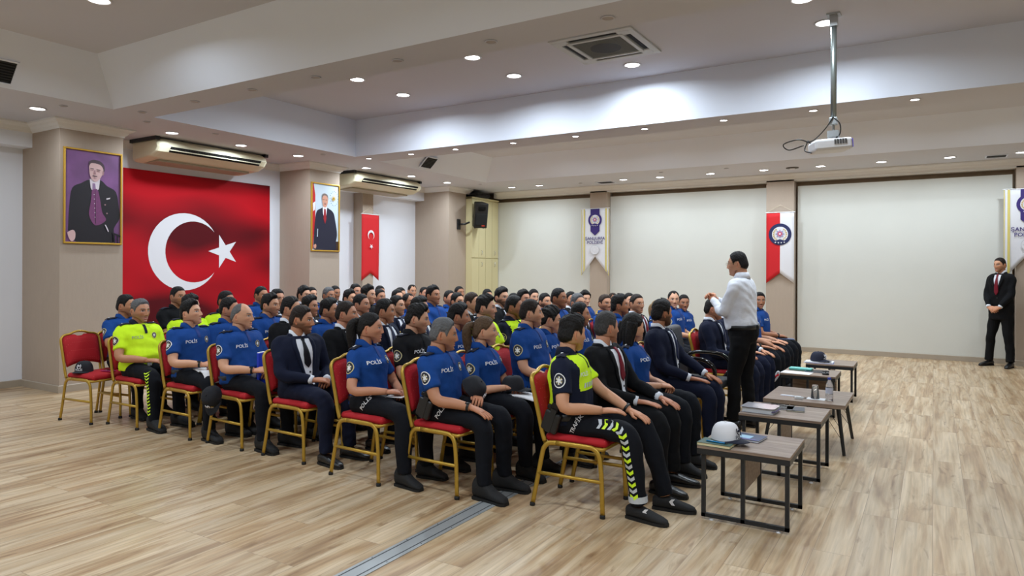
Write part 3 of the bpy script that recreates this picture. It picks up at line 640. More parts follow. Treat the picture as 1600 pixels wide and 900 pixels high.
# ------------------------------------------------------------------ banquet chair (faces +x, origin on the floor under the seat centre)
def tube2(path, r=.0125, n=10, **k): return tube(path, r, n, **k)
def make_chair(name, label, group):
    t = empty(name, label, 'chair', group=group)
    W2 = .205
    # back frame: rises from the rear seat corner, leans back, crowned top
    bk = []
    for z, x in ((.44, -.185), (.50, -.205), (.60, -.228), (.72, -.258), (.80, -.278)): bk.append((x, -W2, z))
    tp = [(-.290, -W2 + .01, .84), (-.297, -W2 + .045, .868), (-.300, -.10, .878), (-.304, -.055, .895), (-.306, 0, .902)]
    path = bk + tp; path = path + [(x, -y, z) for x, y, z in path[::-1][1:]]
    MB().add(tube(catmull(path, 4), .012, 8, up=(1, 0, 0), ry=.0165)).build('back_frame', GOLDTUBE, t, smooth=True)
    # padded back: between the uprights, arched top and bottom
    n = 14; V = []; F = []
    for side in (0, 1):
        for j in range(9):
            v = j / 8
            for i in range(n + 1):
                u = i / n * 2 - 1; wz = .180 + .010 * min(1, v * 1.6)
                zlo = .545 + .035 * (1 - u * u); zhi = .862 + .014 * (1 - abs(u)) - .022 * math.exp(-(u / .22) ** 4) - .03 * max(0, abs(u) - .8) / .2
                z = zlo + (zhi - zlo) * v; x = -.222 - (z - .575) * .26; bul = .022 * (1 - u ** 6) * (1 - (2 * v - 1) ** 6)
                V.append((x + (.008 + bul if side == 0 else -.010 - bul * .5), u * wz, z))
    m = 9 * (n + 1)
    for j in range(8):
        for i in range(n):
            a = j * (n + 1) + i; F.append((a, a + 1, a + n + 2, a + n + 1)); b = a + m; F.append((b, b + n + 1, b + n + 2, b + 1))
    ed = [i for i in range(n + 1)] + [j * (n + 1) + n for j in range(1, 9)] + [8 * (n + 1) + i for i in range(n - 1, -1, -1)] + [j * (n + 1) for j in range(7, 0, -1)]
    for k in range(len(ed)): a, b = ed[k], ed[(k + 1) % len(ed)]; F.append((a, a + m, b + m, b))
    MB().add((V, F)).build('backrest', REDFAB, t, smooth=True)
    MB().add(rbox(-.19, .245, -.20, .20, .435, .492, .028, 5, .012)).build('seat', REDFAB, t, smooth=True)
    MB().add(tube([(-.185, -.2, .43), (.225, -.2, .43), (.235, 0, .43), (.225, .2, .43), (-.185, .2, .43)], .0125, 8, closed=True)).build('seat_frame', GOLDTUBE, t, smooth=True)
    for s in (-1, 1):
        y = s * .208
        rear = [(-.10, y, .437), (-.155, y, .428), (-.185, y, .40), (-.20, y, .36), (-.235, y, .19), (-.27, y + s * .006, .012)]
        fr = [(-.10, y, .437), (.10, y, .437), (.165, y, .430), (.20, y, .395), (.213, y, .33), (.222, y, .2), (.23, y + s * .004, .012)]
        for leg in (rear, fr):
            o = MB().add(tube(catmull(leg, 4), .0165, 8, up=(0, 1, 0), ry=.0115)).build('leg', GOLDTUBE, t, smooth=True)
            e = leg[-1]; MB().add(lathe([(.0, 0), (.017, 0), (.0185, .006), (.017, .022), (.0135, .024)], 12, (e[0], e[1], 0))).build('foot_cap', RUBBER, o, smooth=True)
        MB().add(tube([(-.228, y, .225), (.22, y, .225)], .012, 8)).build('stretcher', GOLDTUBE, t, smooth=True)
    MB().add(tube([(.0, -.2, .43), (.0, .2, .43)], .010, 8)).add(tube([(-.09, -.2, .425), (-.09, .2, .425)], .010, 8)).build('cross_bar', GOLDTUBE, t, smooth=True)
    return t

# ------------------------------------------------------------------ tables
def desk_table(label, x0, x1, y0, y1, z, panel=True, group='small dark-framed tables in a line'):
    cx, cy = (x0 + x1) / 2, (y0 + y1) / 2; t = empty('side_table', label, 'table', (cx, cy, 0), group=group); a, b = (x1 - x0) / 2, (y1 - y0) / 2
    MB().add(box(-a, a, -b, b, z - .018, z)).build('tabletop', TABLEWOOD, t, bevel=.002)
    e = MB()
    for q in ((-a, a, -b, -b + .02), (-a, a, b - .02, b), (-a, -a + .02, -b + .02, b - .02), (a - .02, a, -b + .02, b - .02)): e.add(box(*q, z - .052, z - .018))
    e.build('apron', BLACKMETAL, t)
    w = .012; sx = (-a + .035, 0.0, a - .02)
    for s in (-1, 1):
        y = s * (b - .03)
        for x in sx: MB().add(box(x - w, x + w, y - w, y + w, .018, z - .05)).build('leg', BLACKMETAL, t)
        MB().add(box(sx[0] - w, sx[2] + w, y - w, y + w, .018, .042)).build('foot_rail', BLACKMETAL, t)
        for x in (sx[0] + .05, sx[2] - .05): MB().add(lathe([(0, 0), (.014, 0), (.014, .006), (.005, .008), (.005, .018)], 12, (x, y, 0))).build('levelling_foot', WHITEP, t, smooth=True)
    if panel: MB().add(box(-.009, .009, -b + .045, b - .045, z - .26, z - .05)).build('modesty_panel', TABLEWOOD, t)
    else: MB().add(box(-a + .05, a - .04, b - .06, b - .045, z - .25, z - .05)).build('modesty_panel', TABLEWOOD, t)
    return t
T1Z, T2Z, T3Z, T4Z, T5Z = .468, .468, .43, .452, .452
desk_table('small dark-framed table nearest the camera, white cap on it', -1.275, -.72, 4.33, 4.86, T1Z)
desk_table('small dark-framed table with plastic folder, second from the camera', -1.29, -.70, 5.48, 6.02, T2Z)
desk_table('dark-framed table with teal box and phone, behind the bottle table', -1.43, -.88, 7.96, 8.50, T4Z, False)
desk_table('farthest dark-framed table with navy cap on papers', -1.32, -.80, 8.98, 9.50, T5Z)
t = empty('coffee_table', 'thick-topped coffee table with bottle and glass on splayed wire-braced legs', 'table', (-.97, 6.82, 0))
MB().add(box(-.335, .335, -.37, .37, T3Z - .036, T3Z)).build('tabletop', TABLEWOOD, t, bevel=.003)
for sx in (-1, 1):
    for sy in (-1, 1):
        top = (sx * .27, sy * .28, T3Z - .036); bot = (sx * .325, sy * .35, 0)
        o = MB().add(tube([top, bot], [.018, .013], 4, up=(1, 0, 0))).build('leg', BLACKMETAL, t)
        w = MB()
        for k in range(2):
            q = np.array(top) * (1 - .45 - .25 * k) + np.array(bot) * (.45 + .25 * k)
            w.add(tube([(sx * (.17 - .05 * k), sy * .28, T3Z - .04), q], .0022, 5)); w.add(tube([(sx * .27, sy * (.17 - .05 * k), T3Z - .04), q], .0022, 5))
        w.build('wire_brace', BLACKMETAL, o)

# ------------------------------------------------------------------ caps
def cap(name, label, loc, rz, mcap, mbrim, mark='wreath', markm=None, tilt=0):
    t = empty(name, label, 'cap', loc, rz); t.rotation_euler = (0, tilt, rz)
    prof = []; 
    for k in range(9): a = k / 8 * math.pi / 2; prof.append((.083 * math.cos(a) ** .55, .108 * math.sin(a) ** 1.05))
    V, F = lathe(prof[:-1] + [(.004, .108)], 28); V = P3(V); V[:, 0] *= 1.12; V[:, 2] += .012 * np.clip(V[:, 0] / .09, 0, 1) * (V[:, 2] > .03) * (V[:, 2] < .11)
    MB().add((V, F)).build('crown', mcap, t, smooth=True)
    n = 16; B = []; BF = []
    for k in range(n + 1):
        a = math.radians(-62 + 124 * k / n)
        for j in range(6):
            r = j / 5; ext = .072 * math.cos(a * 1.25) if abs(a * 1.25) < math.pi / 2 else 0
            x = (.098 * math.cos(a)) + ext * r; y = .087 * math.sin(a); B.append((x, y * (1 + .05 * r), .010 - .018 * (y / .09) ** 2 - .008 * r + .006))
    for k in range(n):
        for j in range(5): BF.append((k * 6 + j, k * 6 + j + 1, (k + 1) * 6 + j + 1, (k + 1) * 6 + j))
    o = MB().add((B, BF)).build('brim', mbrim, t, smooth=True); so = o.modifiers.new('thickness', 'SOLIDIFY'); so.thickness = .003
    MB().add(ellipsoid((0, 0, .110), (.008, .008, .005), 10, 6)).build('top_button', mcap, t, smooth=True)
    if mark:
        mm = markm or WHITEC
        mb = MB()
        def onc(u, v):   # front of the crown, u across (m), v height (m)
            a = u / .095; r0 = .083 * math.cos(min(1.5, math.asin(min(.99, (v / .108) ** (1 / 1.05))))) ** .55
            return (r0 * 1.12 * math.cos(a) + .012 + .003, r0 * math.sin(a) * 1.03, v)
        for s in (-1, 1):
            path = [(s * .022 * math.sin(b), .066 - .022 * math.cos(b)) for b in np.linspace(.25, 2.4, 9)]
            mb.add(tube([onc(*q) for q in path], .0032, 5))
        mb.add(ellipsoid(onc(0, .068), (.006, .009, .009), 8, 6))
        tv, tf = text_vf('POLİS', .030); mb.add(([onc(x, y + .030) for x, y, z in tv], tf))
        mb.build('embroidered_badge', mm, t)
    return t
CAPBLACK = mat('black_cap_cloth', srgb(22, 24, 32), .85, bump=.15, bscale=300)
CAPNAVY = mat('navy_cap_cloth', srgb(24, 28, 48), .85, bump=.15, bscale=300)
cap('police_cap', 'white police cap with dark brim on the nearest small table', (-1.14, 4.50, T1Z + .022), math.radians(-20), WHITEC, CAPNAVY, markm=CAPNAVY)
def book(name, label, loc, rz, w, d, h, mcover, mpages=PAPER, cat='book', spiral=None):
    t = empty(name, label, cat, loc, rz)
    c = MB(); c.add(box(-w/2, w/2, -d/2, d/2, 0, .002)).add(box(-w/2, w/2, -d/2, d/2, h - .002, h)).add(box(-w/2, -w/2 + .002, -d/2, d/2, 0, h)); c.build('cover', mcover, t)
    MB().add(box(-w/2 + .002, w/2 - .003, -d/2 + .003, d/2 - .003, .002, h - .002)).build('pages', mpages, t)
    if spiral:
        s = MB()
        for k in range(22): a = -w/2 + .012 + k * (w - .024) / 21; s.add(tube([(a, d/2 + .004 + .007 * math.cos(q), h/2 + .009 * math.sin(q)) for q in np.linspace(0, 2 * math.pi, 9)[:-1]], .0012, 4, up=(1, 0, 0), closed=True))
        s.build('spiral_binding', CHROME, t)
    return t
book('notebook', 'green notebook with cream pages at the near corner of the nearest table', (-1.17, 4.405, T1Z), math.radians(-3), .21, .15, .02, mat('dark_green_cover', srgb(30, 70, 56), .5), mat('cream_pages', srgb(222, 210, 170), .7))
def pen(label, loc, rz, m, l=.14):
    t = empty('pen', label, 'pen', loc, rz); MB().add(tube([(-l/2, 0, .005), (l/2 - .02, 0, .005)], .0048, 10)).build('barrel', m, t, smooth=True)
    MB().add(tube([(l/2 - .02, 0, .005), (l/2, 0, .005)], [.0045, .001], 10)).build('tip', BLACK, t, smooth=True)
    MB().add(box(-l/2 + .002, -l/2 + .04, -.0015, .0015, .009, .011)).build('clip', CHROME, t); return t
pen('blue and black pen lying on the green notebook', (-1.16, 4.375, T1Z + .02), math.radians(-6), mat('bright_blue_plastic', srgb(30, 130, 190), .3))
t = book('spiral_notebook', 'blue printed spiral notebook behind the white cap', (-1.06, 4.68, T1Z), math.radians(-8), .24, .17, .014, mat('dark_blue_printed_cover', srgb(26, 52, 92), .4, noise=.7, nscale=9), spiral=True)
MB().add(box(-.03, .05, -.05, .03, .014, .0145)).build('printed_label', mat('pale_blue_label', srgb(150, 190, 215), .5), t)
MB().add(box(-.10, .10, -.075, -.06, .014, .0145)).build('printed_stripe', mat('violet_stripe', srgb(110, 90, 160), .5), t)
# folder with papers
t = empty('document_folder', 'clear plastic folder stuffed with white papers on the second table', 'folder', (-1.165, 5.63, T2Z), math.radians(-4))
mb = MB()
for k in range(12): mb.add(box(-.11 + .002 * (k % 3), .125 - .003 * (k % 4), -.085, .10 - .002 * (k % 3), .002 + k * .003, .0042 + k * .003))
mb.build('paper_sheets', PAPER, t)
FOLD = mat('translucent_violet_plastic', srgb(228, 228, 244), .25, trans=.8)
mb = MB(); mb.add(rbox(-.12, .135, -.10, .11, 0, .0018, .0008)); mb.add(prism([(-.12, -.10), (-.12, .11), (.12, .11), (.135, .08), (.135, -.08), (.12, -.10)], .042, .044)); mb.build('plastic_cover', FOLD, t)
MB().add(tube([(.12, -.10, .022), (.137, -.08, .022), (.137, .08, .022), (.12, .11, .022)], .004, 6)).build('elastic_edge', mat('violet_edge', srgb(90, 80, 130), .4), t)
t2 = book('planner', 'closed black planner lying behind the plastic folder', (-1.08, 5.86, T2Z), math.radians(3), .26, .17, .012, BLACK)
t3 = book('notebook', 'thin notebook with pale pages at the back of the second table', (-.93, 5.83, T2Z), math.radians(8), .13, .17, .012, mat('charcoal_cover', srgb(60, 62, 70), .5), mat('pale_pages', srgb(214, 210, 190), .7))
t = empty('cable', 'thin black cable coiled on the planner', 'cable', (-1.10, 5.86, T2Z + .013)); MB().add(tube(catmull([(-.06, .02, .003), (0, .05, .003), (.05, .0, .003), (0, -.03, .004), (-.03, .02, .008), (.04, .04, .004), (.09, .02, .003)], 8), .0025, 6)).build('cord', BLACK, t, smooth=True)
# on the coffee table
t = empty('water_bottle', 'clear plastic water bottle with blue cap on the coffee table', 'bottle', (-.78, 6.63, T3Z))
BOT = mat('clear_bottle_plastic', (.93, .95, 1, 1), .08, trans=.85); mb = MB(); mb.add(lathe([(0, .002), (.028, 0), (.031, .008), (.031, .05), (.029, .055), (.031, .06), (.031, .13), (.026, .155), (.013, .178), (.013, .186)], 28)); mb.build('bottle_body', BOT, t, smooth=True)
MB().add(lathe([(.015, .184), (.015, .2), (.013, .203), (0, .203)], 24)).build('bottle_cap', mat('blue_cap_plastic', srgb(40, 60, 160), .4), t, smooth=True)
MB().add(lathe([(.0316, .065), (.0316, .115)], 28)).build('bottle_label', mat('pale_label', srgb(200, 206, 226), .5), t, smooth=True)
t = empty('drinking_glass', 'upturned clear drinking glass on a paper napkin on the coffee table', 'glass', (-.90, 6.66, T3Z + .003))
MB().add(lathe([(.037, .0), (.026, .118), (.024, .12), (0, .12), (0, .108), (.022, .106), (.034, .0), (.037, .0)], 32)).build('glass_body', mat('clear_glass', (.96, .97, .98, 1), .03, trans=.95), t, smooth=True)
t = empty('napkin', 'white paper napkin under the upturned glass', 'napkin', (-.89, 6.65, T3Z)); MB().add(box(-.075, .075, -.055, .055, 0, .002)).build('sheet', PAPER, t)
t = empty('eraser', 'small white eraser at the near edge of the coffee table', 'eraser', (-1.02, 6.56, T3Z), .1); MB().add(rbox(-.035, .035, -.016, .016, 0, .02, .004)).build('block', WHITEP, t); MB().add(box(-.02, .035, -.0165, .0165, -.0 + .0005, .0205)).build('sleeve', mat('pale_sleeve', srgb(206, 210, 214), .5), t)
t = empty('folded_paper', 'narrow folded white paper on the coffee table', 'paper', (-1.11, 6.68, T3Z), -.08); MB().add(box(-.085, .085, -.026, .026, 0, .004)).build('sheet', PAPER, t); MB().add(box(-.083, .08, -.02, -.012, .004, .0046)).build('printed_line', mat('blue_line', srgb(70, 80, 160), .6), t)
pen('blue-tipped white marker pen beside the folded paper', (-1.02, 6.63, T3Z), math.radians(-12), WHITEP, .12)
# on the fourth and fifth tables
t = empty('storage_box', 'flat teal plastic case on the fourth table', 'case', (-1.27, 8.30, T4Z), math.radians(-4)); MB().add(rbox(-.12, .12, -.05, .05, 0, .03, .01)).build('lid', mat('teal_plastic', srgb(110, 196, 190), .35), t, smooth=False); MB().add(box(-.121, .121, -.051, .051, .013, .016)).build('seam', mat('teal_dark', srgb(50, 140, 136), .5), t)
t = empty('paper_sheet', 'white sheet of paper at the near edge of the fourth table', 'paper', (-1.28, 8.08, T4Z), math.radians(-6)); MB().add(box(-.15, .15, -.09, .09, 0, .002)).build('sheet', PAPER, t)
t = empty('tablet', 'dark flat tablet behind the paper on the fourth table', 'tablet', (-1.10, 8.27, T4Z), .05); MB().add(rbox(-.12, .12, -.08, .08, 0, .008, .004)).build('tablet_case', mat('slate_case', srgb(70, 78, 96), .4), t); MB().add(box(-.108, .108, -.07, .07, .008, .0085)).build('screen', mat('dark_screen', srgb(14, 16, 20), .15), t)
t = empty('phone_stand', 'small black phone holder standing on the fourth table', 'phone holder', (-.99, 8.09, T4Z)); MB().add(lathe([(0, 0), (.034, 0), (.036, .012), (.026, .02), (0, .022)], 20)).build('base', BLACK, t, smooth=True)
MB().add(tube([(0, 0, .02), (.005, 0, .045)], .005, 8)).build('neck', BLACK, t, smooth=True); MB().add(rbox(-.03, .035, -.012, .012, .03, .042, .004)).build('cradle', BLACK, t)
t = empty('paper_stack', 'white papers under the navy cap on the farthest table', 'paper', (-1.19, 9.12, T5Z), math.radians(2)); mb = MB()
for k in range(5): mb.add(box(-.16 + .004 * k, .16 - .003 * (k % 3), -.10, .10, k * .003, k * .003 + .002))
mb.build('sheets', PAPER, t); MB().add(box(-.165, .165, -.105, .105, -.0 + .0, .0015)).build('folder_back', mat('blue_folder', srgb(70, 90, 170), .4), t)
cap('police_cap', 'navy police cap on papers on the farthest table', (-1.20, 9.12, T5Z + .024), math.radians(-25), CAPNAVY, CAPNAVY)

# ------------------------------------------------------------------ office armchair in the front row
def office_chair():
    t = empty('office_chair', 'empty black office armchair with glossy curved arms in the front row', 'office chair', (-2.02, 6.93, 0))
    LEA = mat('dark_grey_leather', srgb(46, 48, 52), .5, bump=.15, bscale=90); GL = mat('glossy_black_plastic', srgb(12, 12, 14), .12)
    MB().add(rbox(-.22, .27, -.24, .24, .40, .49, .04, 5, .015)).build('seat', LEA, t, smooth=True)
    V, F = rbox(-.05, .05, -.22, .22, .48, 1.0, .035, 5); V = P3(V); V[:, 0] += -.22 - (V[:, 2] - .48) * .16; V[:, 1] *= 1 - .1 * (V[:, 2] - .5)
    MB().add((V, F)).build('backrest', LEA, t, smooth=True)
    for s in (-1, 1):
        MB().add(tube(catmull([(-.24, s * .25, .62), (-.16, s * .28, .70), (0, s * .295, .715), (.14, s * .295, .70), (.22, s * .29, .64), (.23, s * .28, .55), (.17, s * .25, .45)], 6), .02, 10, up=(0, 1, 0), ry=.026)).build('armrest', GL, t, smooth=True)
    b = MB()
    for k in range(5):
        a = 2 * math.pi * k / 5 + .5; b.add(tube([(0, 0, .10), (.14 * math.cos(a), .14 * math.sin(a), .095), (.28 * math.cos(a), .28 * math.sin(a), .07)], [.028, .024, .018], 8))
    b.build('star_base', GL, t, smooth=True); MB().add(tube([(0, 0, .08), (0, 0, .41)], [.03, .022], 14)).build('gas_column', CHROME, t, smooth=True)
    for k in range(5):
        a = 2 * math.pi * k / 5 + .5; c = (.28 * math.cos(a), .28 * math.sin(a)); MB().add(lathe([(0, -.022), (.024, -.022), (.028, 0), (.024, .022), (0, .022)], 16)).build('caster', RUBBER, t, loc=(*c, .028), rot=(math.pi / 2, 0, a), smooth=True)
office_chair()
t = empty('key_strap', 'red and white looped strap hanging beside a front row knee', 'strap', (-1.66, 8.62, .0))
mb = MB(); mb.add(tube(catmull([(0, 0, .22), (.02, 0, .27), (.06, 0, .33), (.085, 0, .37), (.10, 0, .36), (.09, 0, .32), (.05, 0, .26), (.0, 0, .21)], 5), .010, 6, up=(0, 1, 0), ry=.003)); mb.build('white_loop', WHITEC, t, smooth=True)
MB().add(tube(catmull([(-.005, -.012, .19), (.03, -.012, .27), (.06, -.012, .31), (.10, -.012, .34)], 5), .009, 6, up=(0, 1, 0), ry=.003)).build('red_strap', RED, t, smooth=True)
MB().add(ellipsoid((.02, 0, .17), (.022, .012, .035), 12, 8)).build('tassel', mat('cream_tassel', srgb(214, 206, 176), .7), t, smooth=True)
# ------------------------------------------------------------------ people: materials
SKINM = attr_mat('skin_with_pigment', .5); SKINM.node_tree.nodes['Principled BSDF'].inputs['Specular IOR Level'].default_value = .35
def cloth(name, c, b=.25, rough=.85, sheen=.1):
    m = mat(name, c, rough, bump=b, bscale=16, noise=.06, nscale=8, spec=.22); return m
POLO_B = cloth('royal_blue_polo_cloth', srgb(20, 65, 134)); POLO_K = cloth('black_polo_cloth', srgb(16, 17, 21)); FLUO = cloth('fluorescent_yellow_cloth', srgb(206, 245, 40), .2)
NAVYC = cloth('dark_navy_cloth', srgb(20, 26, 46)); TROU = cloth('black_trouser_cloth', srgb(13, 16, 24)); SUITN = cloth('navy_suit_cloth', srgb(16, 22, 44), .2); SUITK = cloth('black_suit_cloth', srgb(12, 13, 17), .2)
SHIRTW = cloth('white_shirt_cloth', srgb(226, 230, 240), .3, .7); TIEK = cloth('black_tie_silk', srgb(20, 20, 28), .1, .5); TIER = cloth('dark_red_tie_silk', srgb(112, 20, 38), .1, .5); TIEN = cloth('navy_tie_silk', srgb(24, 34, 66), .1, .5)
SHOEK = mat('black_leather_shoe', srgb(18, 18, 20), .35, bump=.1, bscale=60); BOOTK = mat('black_suede_boot', srgb(24, 24, 26), .8, bump=.25, bscale=200); SOLE = mat('black_sole_rubber', srgb(14, 14, 14), .7)
BELT = mat('black_belt_leather', srgb(16, 16, 18), .4); EPAU = mat('dark_epaulette_cloth', srgb(20, 24, 44), .8); LETTER = mat('white_reflective_lettering', srgb(228, 232, 240), .5); LETTERG = mat('grey_reflective_lettering', srgb(150, 160, 130), .5)
PATCHK = mat('dark_patch', srgb(26, 26, 40), .7); PATCHG = mat('pale_gold_patch', srgb(190, 178, 130), .6); PATCHW = mat('patch_white', srgb(225, 225, 225), .6); REFL = mat('silver_reflective_band', srgb(190, 196, 204), .45)
HAIRS = {'black': srgb(20, 17, 17), 'brown': srgb(52, 38, 30), 'darkbrown': srgb(34, 25, 21), 'grey': srgb(92, 92, 94), 'salt': srgb(60, 58, 58), 'blonde': srgb(140, 112, 76), 'lightbrown': srgb(84, 64, 46)}
def hair_mat(k):
    return mat('hair_' + k, HAIRS[k], .62, noise=.35, nscale=30, bump=.5, bscale=55, stretch=(1, 2.5, 1), spec=.25)
SKINS = [srgb(202, 148, 116)[:3], srgb(184, 130, 100)[:3], srgb(210, 158, 128)[:3], srgb(168, 114, 84)[:3], srgb(194, 138, 110)[:3]]
def sm(x, a, b): t = np.clip((x - a) / (b - a), 0, 1); return t * t * (3 - 2 * t)

# ------------------------------------------------------------------ head (x forward, y left, z up, origin between the eyes and the ears' centre)
def head_base(phi, th, g):
    c, s = np.cos(th), np.sin(th); h = np.abs(c) ** .80
    z = .119 * np.sign(s) * np.abs(s) ** .97; x = .097 * h * np.cos(phi); y = .0765 * g['w'] * h * np.sin(phi)
    fr = np.clip(np.cos(phi), 0, 1); bk = np.clip(-np.cos(phi), 0, 1)
    y = y * (1 - (.30 - g['jaw']) * sm(-z, .015, .112)); y = y * (1 + .03 * sm(z, .02, .06) * sm(-z, -.09, -.05))
    x = x + .030 * sm(-z, .045, .112) * fr ** .6; x = x - .008 * sm(z, .04, .10) * fr; x = x - x * .40 * sm(-z, .01, .10) * bk; x = x - .008 * bk * 0
    z = z + .048 * sm(-z, .05, .118) * (1 - fr) ** 1.2
    x = x + .006 * bk * sm(z, -.02, .05)
    return x, y, z
def G(y, z, y0, z0, sy, sz): return np.exp(-((y - y0) / sy) ** 2 - ((z - z0) / sz) ** 2)
def make_head(g, hi):
    nl, nt = (120, 104) if hi else (76, 60)
    t = np.linspace(-math.pi, math.pi, nl, endpoint=False); phi = t - .58 * np.sin(t); th = np.linspace(-math.pi / 2 + .04, math.pi / 2 - .02, nt)
    T, PH = np.meshgrid(th, phi, indexing='ij'); x, y, z = head_base(PH, T, g); F = (np.cos(PH) > 0) * 1.0; ay = np.abs(y)
    zz = z.copy(); n = g['nose']; d = np.zeros_like(x)
    amp = np.interp(zz, [-.048, -.040, -.030, -.012, .012, .030, .045], [0, .008 * n, .024 * n, .017 * n, .0075, .002, 0]); sg = np.interp(zz, [-.045, -.03, 0, .03], [.013, .0115, .0075, .009])
    d += amp * np.exp(-(y / sg) ** 2) + .006 * G(ay, zz, .0125, -.033, .006, .006) - .004 * G(ay, zz, .006, -.041, .004, .003)
    d += -.010 * G(ay, zz, .030, .010, .017, .011) + .0045 * G(ay, zz, .031, .009, .011, .007) + g['brow'] * G(ay, zz, .028, .031, .022, .007) + .004 * G(ay, zz, .050, -.014, .015, .014)
    d += -.003 * G(ay, zz, .040, -.045, .012, .018) + .004 * G(y, zz, 0, -.052, .026, .014) + .0045 * G(y, zz, 0, -.0585, .019, .0042) + .006 * G(y, zz, 0, -.0705, .016, .0050) - .004 * G(y, zz, 0, -.0645, .023, .0024) - .004 * G(y, zz, 0, -.082, .016, .006) + .007 * G(y, zz, 0, -.100, .02, .011)
    x = x + d * F
    # pigment, plus shade painted into the eye sockets, mouth line and nostrils
    sk = np.array(g['skin']); C = np.tile(sk, (*x.shape, 1)); hc = np.array(HAIRS[g['hair']][:3])
    def mixc(m, c): 
        nonlocal C
        m = (np.clip(m, 0, 1) * F)[..., None]; C = C * (1 - m) + np.array(c) * m
    C = C * (1 + .05 * (np.sin(y * 160 + 1.3) * np.sin(zz * 140))[..., None])
    mixc(.35 * G(ay, zz, .046, -.018, .016, .014) + .3 * G(y, zz, 0, -.03, .012, .010), sk * np.array([1.08, .80, .78]))
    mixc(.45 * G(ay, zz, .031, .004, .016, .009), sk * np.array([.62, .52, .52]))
    if g['beard'] > 0:
        bm = g['beard'] * sm(-zz, .030, .048) * sm(ay + (.02 if g['beard'] > .6 else .0), -.01, .012) * (1 - .9 * G(y, zz, 0, -.064, .026, .010)); bm = bm + g['beard'] * 1.1 * G(y, zz, 0, -.050, .024, .0045)
        side = g['beard'] * sm(-zz, -.005, .03) * sm(ay, .050, .064)
        bm = np.maximum(bm, side)[..., None]; bm = np.clip(bm, 0, .93); C = C * (1 - bm) + (hc * .7 + sk * .10) * bm
    lipc = np.array([.50, .20, .18]) if not g['fem'] else np.array([.52, .13, .14])
    mixc(.75 * ((ay < .0235) * (np.abs(zz + .0645) < .0105 * (1 - (ay / .026) ** 2))), lipc * .9 + sk * .12); mixc(.8 * G(y, zz, 0, -.0645, .022, .0016), (.10, .035, .035))
    br = (ay > .012) * (ay < .050) * np.exp(-((zz - (.0285 + .004 * np.sin((ay - .012) / .038 * 2.6))) / (.0038 if not g['fem'] else .0026)) ** 2); mixc(.95 * br, hc * .8)
    e = ((ay - .0305) / .0135) ** 2 + ((zz - .0105) / .0056) ** 2; mixc((e < 1.9) * .8, (.05, .03, .03)); mixc((e < 1.0) * 1.0, (.62, .60, .58)); mixc((((ay - .0305) / .0060) ** 2 + ((zz - .0105) / .0058) ** 2 < 1) * 1.0, (.03, .018, .012))
    mixc(.9 * ((ay < .042) * (ay > .018) * (np.abs(zz - .0155) < .0016)), (.03, .02, .02))
    mixc(.7 * G(ay, zz, .0065, -.0405, .0036, .0025), (.12, .05, .04))
    if g['style'] != 'bald':
        hm = sm(zz - hairline(PH, g['style']), -.002, .008)[..., None] * .9; C = C * (1 - hm) + hc * hm
    V = np.stack([x, y, zz], -1).reshape(-1, 3); Fc = []
    for j in range(nt - 1):
        for i in range(nl): Fc.append((j * nl + i, j * nl + (i + 1) % nl, (j + 1) * nl + (i + 1) % nl, (j + 1) * nl + i))
    Fc.append(tuple(range(nl - 1, -1, -1))); Fc.append(tuple((nt - 1) * nl + i for i in range(nl)))
    V_, C_ = [V], [C.reshape(-1, 3)]; o = len(V)
    for s in (-1, 1):     # ears
        n, m = (20, 12) if hi else (12, 8)
        ev, ef = ellipsoid((0, 0, 0), (1, 1, 1), n, m); u = ev[:, 0]; w = ev[:, 2]; r = np.sqrt(u * u + w * w); out = ev[:, 1] * .007 - np.where(ev[:, 1] > 0, .007 * np.exp(-((r - .15) / .40) ** 2), 0)
        px = u * .0175 * (1 + .25 * w); pz = w * .031 - .004; a = math.radians(26)
        q = np.stack([px * math.cos(a) + out * math.sin(a) - .014, .0745 * g['w'] + out * math.cos(a) - px * math.sin(a), pz], -1); q[:, 1] *= s
        V_.append(q); cc = np.tile(sk * np.array([1.05, .86, .82]), (len(q), 1)); cc[(r < .45) & (ev[:, 1] > 0)] *= .55; C_.append(cc)  # ear hollow painted darker for the shade inside it
        Fc += [tuple(k + o for k in (f if s > 0 else f[::-1])) for f in ef]; o += len(q)
    return np.concatenate(V_), Fc, np.concatenate(C_)
def hairline(phi, style):
    a = np.abs(np.degrees((phi + math.pi) % (2 * math.pi) - math.pi))
    if style == 'bald': xs, ys = [0, 60, 75, 90, 105, 125, 180], [.2, .2, .05, .028, .02, -.03, -.07]
    elif style in ('bun', 'pony', 'long'): xs, ys = [0, 30, 55, 70, 84, 95, 110, 130, 180], [.074, .070, .052, .030, .012, .024, .0, -.045, -.075]
    elif style == 'receding': xs, ys = [0, 18, 34, 52, 66, 76, 86, 108, 120, 180], [.082, .092, .10, .06, .03, -.004, .028, .028, -.035, -.072]
    else: xs, ys = [0, 38, 56, 67, 75, 86, 108, 120, 180], [.076, .071, .050, .030, -.012, .022, .024, -.040, -.074]
    return np.interp(a, xs, ys)
_HAIR = {}
